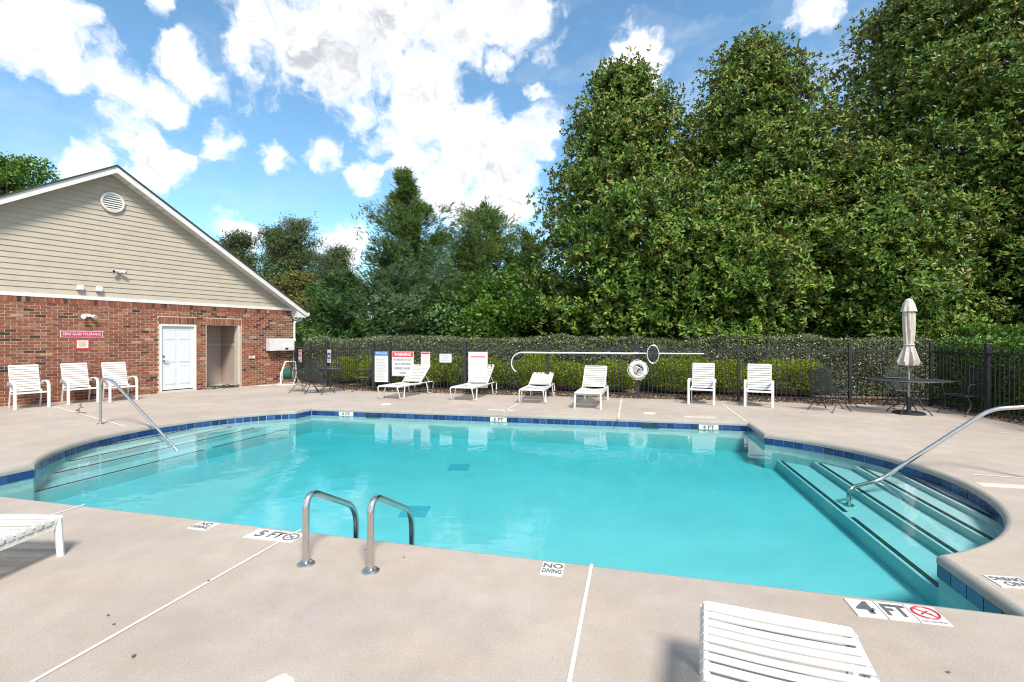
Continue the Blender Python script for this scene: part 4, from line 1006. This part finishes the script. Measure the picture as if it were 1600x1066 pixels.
def np_mesh(name, V, Fq, m, tint):
    me = bpy.data.meshes.new(name); me.vertices.add(len(V)); me.vertices.foreach_set('co', np.ascontiguousarray(V, dtype=np.float32).ravel())
    me.loops.add(Fq.size); me.loops.foreach_set('vertex_index', np.ascontiguousarray(Fq, dtype=np.int32).ravel())
    me.polygons.add(len(Fq)); me.polygons.foreach_set('loop_start', np.arange(0, Fq.size, 4, dtype=np.int32)); me.polygons.foreach_set('loop_total', np.full(len(Fq), 4, dtype=np.int32))
    a = me.attributes.new('tint', 'FLOAT', 'POINT'); a.data.foreach_set('value', tint)
    me.update(calc_edges=True); me.materials.append(m); return me
def trunk_mesh(H, r, lean=(0, 0), limbs=10, reach=2., r2=None, base=.15):
    m = MB(); pts = [(lean[0] * u * u, lean[1] * u * u, H * u) for u in np.linspace(0, 1, 9)]
    m.tube(pts, r, 9, rs=[r * (1 - .85 * u) for u in np.linspace(0, 1, 9)])
    rr = r2 or random
    for k in range(limbs):
        u = base + (.92 - base) * k / limbs; a = k * 2.4 + rr.uniform(-.4, .4); L = reach * (1 - u * .7) * rr.uniform(.7, 1.1); z = H * u; x0, y0 = lean[0] * u * u, lean[1] * u * u
        m.tube([(x0, y0, z), (x0 + L * .5 * math.cos(a), y0 + L * .5 * math.sin(a), z + L * .25), (x0 + L * math.cos(a), y0 + L * math.sin(a), z + L * .55)], .05, 5, rs=[r * .35 * (1 - u * .6), r * .22 * (1 - u * .6), .012])
    return m

MAGN = ramp_mat('magnolia_leaf', 'tint', [(0, (0.026, 0.068, 0.009)), (.35, (0.062, 0.146, 0.015)), (.6, (0.125, 0.218, 0.021)), (.8, (0.187, 0.244, 0.029)), (1, (0.250, 0.224, 0.042))], .46, .35, back=(.15, .145, .045), trans=.22)
CEDAR = ramp_mat('cedar_spray', 'tint', [(0, (0.032, 0.063, 0.016)), (.4, (0.079, 0.142, 0.032)), (.7, (0.137, 0.210, 0.052)), (1, (0.241, 0.273, 0.063))], .6, .3, trans=.4)
BLUEC = ramp_mat('blue_cedar_spray', 'tint', [(0, (0.032, 0.063, 0.026)), (.4, (0.073, 0.137, 0.058)), (.7, (0.142, 0.221, 0.100)), (1, (0.199, 0.263, 0.121))], .6, .3, trans=.4)
BROAD = ramp_mat('bright_leaf', 'tint', [(0, (0.022, 0.061, 0.006)), (.4, (0.061, 0.138, 0.010)), (.75, (0.116, 0.215, 0.017)), (1, (0.176, 0.253, 0.025))], .45, .4, trans=.30)
PINE = ramp_mat('pine_needle', 'tint', [(0, (0.037, 0.056, 0.022)), (.5, (0.087, 0.118, 0.043)), (1, (0.149, 0.174, 0.062))], .6, .3, trans=.1)
OLIVE = ramp_mat('olive_leaf', 'tint', [(0, (0.059, 0.067, 0.015)), (.5, (0.130, 0.134, 0.029)), (1, (0.210, 0.185, 0.050))], .55, .3, trans=.25)
HEDGE = ramp_mat('hedge_leaf', 'tint', [(0, (0.034, 0.053, 0.024)), (.35, (0.091, 0.125, 0.053)), (.62, (0.173, 0.197, 0.096)), (.84, (0.259, 0.250, 0.134)), (1, (0.278, 0.192, 0.110))], .35, .5, trans=.12)
BOX = ramp_mat('boxwood_leaf', 'tint', [(0, (0.016, 0.044, 0.004)), (.3, (0.044, 0.096, 0.006)), (.6, (0.132, 0.192, 0.010)), (1, (0.240, 0.264, 0.016))], .45, .4, trans=.25)
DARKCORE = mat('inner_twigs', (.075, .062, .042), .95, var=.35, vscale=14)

def magnolia(label, x, y, H, Rr, n_bough, seed, shoulder=.38, z0=1.5, squash=1.):
    rg = np.random.default_rng(seed); t = thing('magnolia_tree', label, 'tree', (x, y, 0), 0, 'tall magnolias behind the hedge')
    trunk_mesh(H * .93, .20, limbs=22, reach=Rr * .95, r2=random.Random(seed)).build('trunk', BARK, t, smooth=True)
    n_bough = int(n_bough * .88); h = rg.uniform(0, 1, n_bough * 3) ** .85; env = np.minimum(1, ((1 - h) / shoulder) ** .55) * (1 - .10 * np.clip(.2 - h, 0, 1) * 5)
    az = rg.uniform(0, 6.283, len(h)); front = .5 - .5 * np.sin(az)           # the side towards the pool carries the fuller growth
    keep = rg.uniform(0, 1, len(h)) < env * (.16 + .84 * front); h, az, env = h[keep][:n_bough], az[keep][:n_bough], env[keep][:n_bough]
    nt_ = 16; h = np.concatenate([h, rg.uniform(.86, .99, nt_)]); az = np.concatenate([az, rg.uniform(0, 6.283, nt_)]); env = np.concatenate([env, np.full(nt_, .16)])   # leading shoots
    lob = 1 + .10 * np.sin(3 * az + 7 * h + seed) + .20 * np.sin(6 * az + seed) * np.sin(H * 2.3 * h + 2 * az + seed) + .07 * np.sin(H * 4.1 * h - 3 * az)
    rad = Rr * env * lob * np.where(rg.uniform(0, 1, len(h)) < .72, rg.uniform(.84, 1.08, len(h)), rg.uniform(.4, .85, len(h)))
    z = z0 + h * (H - z0) + rg.normal(0, .1, len(h)); Cb = np.stack([rad * np.cos(az), rad * np.sin(az) * squash, z], 1)
    out = np.stack([np.cos(az), np.sin(az), np.full(len(az), .35) + .9 * np.clip(h - .6, 0, 1)], 1); out = unit(out)
    per = 13; k = len(Cb)
    C = np.repeat(Cb, per, 0); O = np.repeat(out, per, 0)
    g = np.clip(rg.normal(0, 1, (k * per, 3)), -1.5, 1.5) * np.array([.42, .42, .20]); C = C + g - O * (np.abs(rg.normal(0, .16, (k * per, 1))))
    A = unit(O * .8 + unit(g) * .5 + np.array([0, 0, .5]) + rg.normal(0, .25, C.shape))
    bt = np.repeat(rg.normal(0, .13, k), per); hh = np.clip(C[:, 2] / H, 0, 1)
    tint = np.clip(.46 + bt + rg.normal(0, .10, len(C)) + .26 * (rg.uniform(0, 1, len(C)) < .06 + .14 * hh), 0, 1)
    V, Q, T = leaf_arrays(C, A, 7, .158, .074, 1.0, .30, True, tint, rg=rg, sd=.3, roll_sd=.4, tsd=.15)
    # older leaves deep inside the crown
    ni = int(Rr * H * 62); hi = rg.uniform(0.02, .97, ni); ei = np.minimum(1, ((1 - hi) / shoulder) ** .55); ai = rg.uniform(0, 6.283, ni); ri = Rr * ei * rg.uniform(.30, .80, ni)
    Ci = np.stack([ri * np.cos(ai), ri * np.sin(ai), z0 + hi * (H - z0)], 1); Ai = unit(np.stack([np.cos(ai), np.sin(ai), np.full(ni, .3)], 1) + rg.normal(0, .4, (ni, 3)))
    V2, Q2, T2 = leaf_arrays(Ci, Ai, 5, .24, .16, 1.1, .5, False, np.full(ni, .46), rg=rg)
    V, Q, T = np.concatenate([V, V2]), np.concatenate([Q, Q2 + len(V)]), np.concatenate([T, T2])
    link('crown', np_mesh('crown', V, Q, MAGN, T), t)
    nf = max(6, n_bough // 90); idx = rg.integers(0, k, nf); fm2 = MB()
    FLW = mat('magnolia_flower', (.74, .70, .58), .5)
    for i in idx:
        if Cb[i, 1] > 0: continue
        o = Vector(out[i]); c_ = Vector(Cb[i]) + o * .32; f_ = MB()
        for j in range(7):
            a = j * .9; d = (Vector((math.cos(a), math.sin(a), .55))).normalized(); s_ = d.cross(Vector((0, 0, 1))).normalized(); f_.add([c_, c_ + d * .06 + s_ * .035, c_ + d * .115, c_ + d * .06 - s_ * .035], [(0, 1, 2, 3)])
        f_.build('flower', FLW, t)
    return t
magnolia('tall magnolia tree nearest the cedars, lowest of the magnolias', 4.2, 18.6, 12.0, 3.0, 640, 3, shoulder=.62)
magnolia('tall magnolia tree in the middle of the magnolia row', 9.4, 19.2, 13.3, 3.0, 740, 5, shoulder=.45)
magnolia('tallest magnolia tree at the right of the row', 16.8, 19.4, 16.8, 4.2, 1150, 8, shoulder=.45)
magnolia('low broad magnolia in front, between the tallest tree and the hedge', 12.6, 17.6, 8.4, 2.7, 420, 12, shoulder=.5)
magnolia('low broad magnolia in front of the middle magnolia', 7.0, 17.2, 7.0, 2.4, 360, 14, shoulder=.5)
magnolia('magnolia tree at the right edge of the picture', 19.3, 16.8, 9.0, 3.3, 480, 17, shoulder=.5)

def conifer(label, x, y, H, Rr, n, seed, m_, lean=(0, 0), name='cedar_tree', L=.24, W=.042, power=.8, z0=.1, grp=None, droop=-.1, tier=0., per=9):
    rg = np.random.default_rng(seed); t = thing(name, label, 'tree', (x, y, 0), 0, grp)
    trunk_mesh(H * .95, .16, lean, 26, Rr * .9, random.Random(seed), base=.1).build('trunk', BARK, t, smooth=True)
    J = 30; nb = n // J; hb = rg.uniform(0, 1, nb) ** 1.15; azb = rg.uniform(0, 6.283, nb); reach = Rr * ((1 - hb) ** power + .05) * rg.uniform(.35, 1.35, nb) * (1 + .25 * np.sin(2 * azb + 9 * hb + seed))
    u = rg.uniform(.15, 1.0, (nb, J)) ** .8; h = np.repeat(hb, J); az = np.repeat(azb, J) + rg.normal(0, .17, nb * J); uu = u.ravel(); rad = np.repeat(reach, J) * uu
    z = z0 + h * (H - z0) * .93 + rad * np.repeat(rg.uniform(.15, .75, nb), J) + .10 * rad ** 2 * .6 + rg.normal(0, .13, len(h))
    u2 = np.clip(z / H, 0, 1.1); C = np.stack([rad * np.cos(az) + lean[0] * u2 ** 2, rad * np.sin(az) + lean[1] * u2 ** 2, z], 1)
    A = unit(np.stack([np.cos(az), np.sin(az), np.full(len(az), .55)], 1) + rg.normal(0, .3, C.shape))
    tint = np.clip(.52 + np.repeat(rg.normal(0, .14, nb), J) + rg.normal(0, .08, len(h)), 0, 1)
    V, Q, T = leaf_arrays(C, A, per, L, W, .62, .35, False, tint, rg=rg)
    link('crown', np_mesh('crown', V, Q, m_, T), t); return t
GCED = 'cedars behind the hedge'
conifer('tallest cedar with a leaning pointed top behind the signs', -4.4, 24.0, 10.3, 3.0, 6600, 21, CEDAR, lean=(-1.1, 0), grp=GCED, power=.8)
conifer('blue green cedar, broad and low, left in front of the tallest cedar', -5.2, 22.4, 6.0, 2.6, 4200, 22, BLUEC, grp=GCED, power=.5)
conifer('cedar with a top bent to the right, right of the tallest cedar', -2.4, 24.6, 8.3, 3.2, 5400, 23, CEDAR, lean=(1.5, 0), grp=GCED, power=.5)
conifer('thin sparse cedar just left of the magnolias', 1.0, 25.0, 7.4, 2.3, 2600, 24, CEDAR, grp=GCED, power=.55)
conifer('small dark pyramidal conifer behind the dark mesh table', -7.6, 21.5, 4.6, 1.9, 3000, 25, ramp_mat('dark_conifer', 'tint', [(0, (0.017, 0.046, 0.010)), (.5, (0.043, 0.102, 0.020)), (1, (0.087, 0.161, 0.031))], .6, .3), grp=GCED, power=.7)
conifer('blue green conifer rising at the far right edge', 27.0, 24.0, 13.8, 2.4, 2600, 26, BLUEC, grp=GCED)

def broadleaf(label, x, y, H, Rr, n, seed, m_, name='leafy_tree', L=.16, W=.09, zc=.55, flat=.75, grp=None, per=5, trunk_r=.13, clumps=26, z0=.0, six=False, csz=.36):
    rg = np.random.default_rng(seed); t = thing(name, label, 'tree', (x, y, 0), 0, grp)
    trunk_mesh(H * .85, trunk_r, limbs=16, reach=Rr, r2=random.Random(seed), base=.25).build('trunk', BARK, t, smooth=True)
    d = unit(rg.normal(0, 1, (clumps, 3))); rr = rg.uniform(.35, .95, (clumps, 1)); cc = d * rr * np.array([Rr, Rr, H * (1 - zc) * flat / .75]) + np.array([0, 0, H * zc])
    cs = rg.uniform(.6, 1.3, clumps) * Rr * csz
    ci = rg.integers(0, clumps, n); dd = unit(rg.normal(0, 1, (n, 3))); ra = rg.uniform(.2, 1, (n, 1)) ** .5
    C = cc[ci] + dd * ra * cs[ci][:, None] * np.array([1, 1, .75]); C[:, 2] = np.maximum(C[:, 2], .15)
    A = unit(dd + np.array([0, 0, .5]) + rg.normal(0, .3, C.shape)); tint = np.clip(.46 + rg.normal(0, .12, clumps)[ci] + rg.normal(0, .08, n), 0, 1)
    V, Q, T = leaf_arrays(C, A, per, L, W, .95, .6, six, tint, rg=rg)
    link('crown', np_mesh('crown', V, Q, m_, T), t); return t
GB = 'broadleaf trees behind the hedge'
broadleaf('bright yellow green tree filling the gap left of the magnolias', -.2, 20.6, 5.2, 2.5, 6200, 31, BROAD, zc=.5, grp=GB)
broadleaf('olive yellow tree beside the roof edge', -10.6, 27.0, 5.4, 2.7, 5600, 32, OLIVE, zc=.52, grp=GB)
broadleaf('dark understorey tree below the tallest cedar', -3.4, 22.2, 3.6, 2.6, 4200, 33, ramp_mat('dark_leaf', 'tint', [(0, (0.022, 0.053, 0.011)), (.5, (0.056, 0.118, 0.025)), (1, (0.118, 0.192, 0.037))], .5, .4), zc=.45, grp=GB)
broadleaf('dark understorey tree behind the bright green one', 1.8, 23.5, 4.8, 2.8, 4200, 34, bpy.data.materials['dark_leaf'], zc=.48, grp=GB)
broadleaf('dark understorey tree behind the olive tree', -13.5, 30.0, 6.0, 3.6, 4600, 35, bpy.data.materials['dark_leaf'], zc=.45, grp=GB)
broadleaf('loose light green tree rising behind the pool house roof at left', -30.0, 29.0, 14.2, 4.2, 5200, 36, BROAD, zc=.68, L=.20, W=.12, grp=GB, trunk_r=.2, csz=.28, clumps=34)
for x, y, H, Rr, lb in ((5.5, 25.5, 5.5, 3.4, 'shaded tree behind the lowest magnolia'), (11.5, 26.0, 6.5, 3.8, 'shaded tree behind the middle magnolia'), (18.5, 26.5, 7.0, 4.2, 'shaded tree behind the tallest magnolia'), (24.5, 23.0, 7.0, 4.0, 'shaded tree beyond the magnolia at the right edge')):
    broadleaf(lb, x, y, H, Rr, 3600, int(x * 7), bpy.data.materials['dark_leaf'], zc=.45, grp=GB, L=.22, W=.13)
def pine(label, x, y, H, Rr, n, seed):
    rg = np.random.default_rng(seed); t = thing('pine_tree', label, 'tree', (x, y, 0), 0, 'pines in the distance')
    trunk_mesh(H * .96, .2, limbs=20, reach=Rr, r2=random.Random(seed), base=.5).build('trunk', BARK, t, smooth=True)
    cl = 46; h = .42 + .58 * rg.uniform(0, 1, cl) ** .9; a = rg.uniform(0, 6.283, cl); r_ = Rr * (1.05 - h) ** .55 * rg.uniform(.4, 1.1, cl); cc = np.stack([r_ * np.cos(a), r_ * np.sin(a), h * H], 1)
    ci = rg.integers(0, cl, n); C = cc[ci] + rg.normal(0, 1, (n, 3)) * np.array([.55, .55, .28]); A = unit(rg.normal(0, 1, C.shape) + np.array([0, 0, .8]))
    V, Q, T = leaf_arrays(C, A, 7, .34, .06, .8, .4, False, np.clip(.45 + rg.normal(0, .14, cl)[ci], 0, 1), rg=rg)
    link('crown', np_mesh('crown', V, Q, PINE, T), t)
for x, y, H, Rr, lb in ((-26.0, 46, 11.2, 2.8, 'distant pine farthest left, half hidden by the roof'), (-23.0, 48, 12.0, 2.9, 'distant pine second from the roof edge'), (-20.4, 47, 12.7, 2.9, 'distant pine with the highest crown'), (-17.8, 49, 10.6, 2.5, 'distant pine nearest the cedars'), (-24.5, 52, 11.0, 3.0, 'distant pine standing behind the others')):
    pine(lb, x, y, H, Rr, 2600, int(-x * 10))

# clipped hedge behind the fence
def hedge(name, label, a, b, width, height, n, seed, m_, L=.058, W=.040, wave=.05, per=2, cat='hedge', round_=.18):
    rg = np.random.default_rng(seed); a = Vector(a); b = Vector(b); Ln = (b - a).length; rz = math.atan2((b - a).y, (b - a).x)
    t = thing(name, label, cat, (a.x, a.y, 0), rz)
    hx = lambda x: height + wave * np.sin(x * 1.1 + seed) + wave * .6 * np.sin(x * 2.7 + 1) + wave * .3 * np.sin(x * 6.1)
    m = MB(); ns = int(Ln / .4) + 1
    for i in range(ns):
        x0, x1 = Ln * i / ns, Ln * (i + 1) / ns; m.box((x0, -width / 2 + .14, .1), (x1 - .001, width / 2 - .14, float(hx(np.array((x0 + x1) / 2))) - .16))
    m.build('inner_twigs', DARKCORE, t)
    x = rg.uniform(0, Ln, n); per_len = 2 * height + width; s = rg.uniform(0, per_len, n); H_ = hx(x); bul = .06 * np.sin(x * 2.3 + s * 3) + .04 * np.sin(x * 5.2 - s * 5)
    side = np.where(s < height, -1, np.where(s < height + width, 0, 1)); zz = np.where(side == -1, s / height * H_, np.where(side == 1, (s - height - width) / height * H_, H_)); yy = np.where(side == 0, s - height - width / 2, side * width / 2)
    nx = np.zeros(n); ny = side.astype(float); nz = (side == 0).astype(float)
    k = np.clip((zz - (H_ - round_)) / round_, 0, 1); yy = np.where(side != 0, yy * (1 - .25 * k ** 2), yy); ny = ny * (1 - .5 * k); nz = np.maximum(nz, .8 * k)
    dep = np.abs(rg.normal(0, .05, n)); N_ = unit(np.stack([nx, ny, nz + .25], 1) + rg.normal(0, .45, (n, 3)))
    C = np.stack([x, yy + ny * (bul - dep), np.maximum(.06, zz + nz * (bul * .6 - dep))], 1)
    tint = np.clip(.46 + rg.normal(0, .17, n), 0, 1)
    V, Q, T = leaf_arrays(C, N_, per, L, W, .9, .5, False, tint, rg=rg)
    link('foliage', np_mesh('foliage', V, Q, m_, T), t); return t
fn = Vector((-fr.y, fr.x)); fn = fn if fn.y > 0 else -fn
hedge('clipped_hedge', 'long clipped grey green hedge with reddish tips behind the fence', FA0 - fr * 3.6 + fn * 2.7, FA1 + fr * 1.1 + fn * 2.5, 1.3, 1.60, 60000, 41, HEDGE)
hedge('bright_hedge', 'bright green rounded shrub hedge behind the fence corner', FA1 + fn * 1.9 + fr * 1.7, FA1 + fn * .9 + fr * 7.5, 1.5, 1.86, 15000, 43, BROAD, L=.09, W=.045, wave=.08)
hedge('side_shrubs', 'mid green shrub hedge behind the right side fence', FA1 + Vector((1.0, .4)), FC1 + Vector((1.2, 0)), 1.1, 1.45, 15000, 44, ramp_mat('shrub_leaf', 'tint', [(0, (0.028, 0.066, 0.009)), (.45, (0.066, 0.154, 0.017)), (1, (0.165, 0.264, 0.033))], .45, .4, trans=.2), L=.085, W=.042, wave=.12)

def mound(label, p, rx, h, seed, n=3300, m_=None, name='boxwood_bush', L=.042, grp='rounded boxwoods behind the fence'):
    rg = np.random.default_rng(seed); t = thing(name, label, 'bush', (p.x, p.y, 0), rg.uniform(0, 6.28), grp)
    d = unit(rg.normal(0, 1, (n, 3))); d[:, 2] = np.abs(d[:, 2]) * 1.05 - .12; d = unit(d)
    lump = 1 + .05 * np.sin(5 * d[:, 0] + seed) + .05 * np.sin(7 * d[:, 1] + 3 * d[:, 2] + seed)
    sq = np.power(np.abs(d), .8) * np.sign(d); C = sq * lump[:, None] * np.array([rx, rx * .9, h * .62]) * (1 - np.abs(rg.normal(0, .05, (n, 1)))) + np.array([0, 0, h * .40]); C[:, 2] = np.maximum(C[:, 2], .05)
    A = unit(d + np.array([0, 0, .35]) + rg.normal(0, .4, d.shape)); tint = np.clip(.66 + rg.normal(0, .05) + rg.normal(0, .15, n), 0, 1)
    V, Q, T = leaf_arrays(C, A, 3, L * 1.1, L * .75, .8, .5, False, tint, rg=rg)
    link('foliage', np_mesh('foliage', V, Q, m_ or BOX, T), t)
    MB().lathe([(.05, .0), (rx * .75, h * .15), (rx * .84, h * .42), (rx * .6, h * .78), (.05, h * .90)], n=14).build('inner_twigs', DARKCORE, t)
ORD = ['first', 'second', 'third', 'fourth', 'fifth', 'sixth', 'seventh', 'eighth', 'ninth', 'tenth', 'eleventh', 'twelfth', 'thirteenth', 'fourteenth', 'fifteenth', 'sixteenth']
spots = [(502, .9, .9, .6), (545, 1.0, .95, .56), (563, 1.2, .85, .42), (628, .8, .8, .45), (661, .95, .9, .42), (697, .75, .98, .52), (746, .85, .95, .48), (810, .85, .88, .82), (827, 1.35, 1.12, .58), (886, .8, .85, .60), (955, .8, .92, .62), (1067, .85, .98, .92), (1088, 1.4, 1.12, .58), (1147, .85, .95, .58), (1257, .85, .98, .92)]
for i, (px, dep, h, rx) in enumerate(spots):
    k = i + 1
    if px < 590: p = left_fence_pt(px, 0.); dd = (FL1 - FA0).normalized(); nn = Vector((-dd.y, dd.x)); nn = nn if nn.y > 0 else -nn; p = p + nn * dep
    else: q = fence_pt(px, -dep - .35); p = Vector((q.x, q.y))
    lb = {0: 'rounded boxwood nearest the pool house, behind the short fence', 7: 'wide rounded boxwood behind the lounger below the rescue hook', 8: 'taller rounded boxwood set back behind the curved rescue hook', 11: 'wide rounded boxwood just right of the life ring', 12: 'taller boxwood set back behind the chair nearer the life ring', 14: 'wide rounded boxwood nearest the umbrella table'}.get(i, 'rounded boxwood behind the fence, %s from the pool house' % ORD[min(i, 15)])
    mound(lb, p, rx, h, 60 + i, n=int(2200 + 2600 * rx))
# mulch under the fence, with real chips
mu = MB(); mb_ = [FA0 + Vector((.02, .10)), FA1 + Vector((.12, .08)), FA1 + Vector((1.2, 1.6)), FA0 + fn * 2.2, FL1 + Vector((1.8, 1.2)), FL1 + Vector((.1, .2))]
MULCH = ramp_mat('bark_mulch', 'tint', [(0, (.09, .055, .038)), (.5, (.24, .15, .10)), (1, (.46, .32, .23))], .9, .2)
MULB = mat('mulch_soil', (.13, .085, .06), .95, col2=(.20, .13, .095), vscale=14, bump=.9, bscale=60)
mu.add([(p.x, p.y, .012) for p in mb_], [tuple(range(len(mb_)))])
mulch = tag(mu.build('mulch_bed', MULB), 'brown bark mulch bed under the fence', 'mulch', kind='stuff')
r1 = [FA1 + Vector((.12, .08)), FC1 + Vector((.12, 0)), FC1 + Vector((1.4, 0)), FA1 + Vector((1.2, 1.6))]
MB().add([(p.x, p.y, .010) for p in r1], [(0, 1, 2, 3)]).build('mulch_strip', MULB, mulch)
n = 9000; s_ = rng.uniform(0, 1, n); L = (FA1 - FA0).length; back = rng.uniform(-.12, 1.2, n) ** 1.0
C = np.stack([FA0.x + fr.x * L * s_ + fn.x * back, FA0.y + fr.y * L * s_ + fn.y * back, np.full(n, .02) + .03 * np.clip(back, 0, .5)], 1)
n2 = 3200; s2 = rng.uniform(0, 1, n2); b2 = rng.uniform(-.10, .9, n2); dc = (FC1 - FA1); C2 = np.stack([FA1.x + dc.x * s2 + b2, FA1.y + dc.y * s2 + b2 * 0, np.full(n2, .02)], 1)
dl = FL1 - FA0; n3 = 2200; s3 = rng.uniform(0, 1, n3); b3 = rng.uniform(-.05, 1., n3); C3 = np.stack([FA0.x + dl.x * s3 + b3 * .65, FA0.y + dl.y * s3 + b3 * .76, np.full(n3, .02)], 1)
C = np.concatenate([C, C2, C3]); A = unit(rng.normal(0, 1, C.shape) * np.array([1, 1, .35]) + 1e-3)
V, Q, T = leaf_arrays(C, A, 1, .07, .03, .3, .2, False, rng.uniform(0, 1, len(C)))
tag(link('mulch_chips', np_mesh('mulch_chips', V, Q, MULCH, T), mulch), kind='stuff')
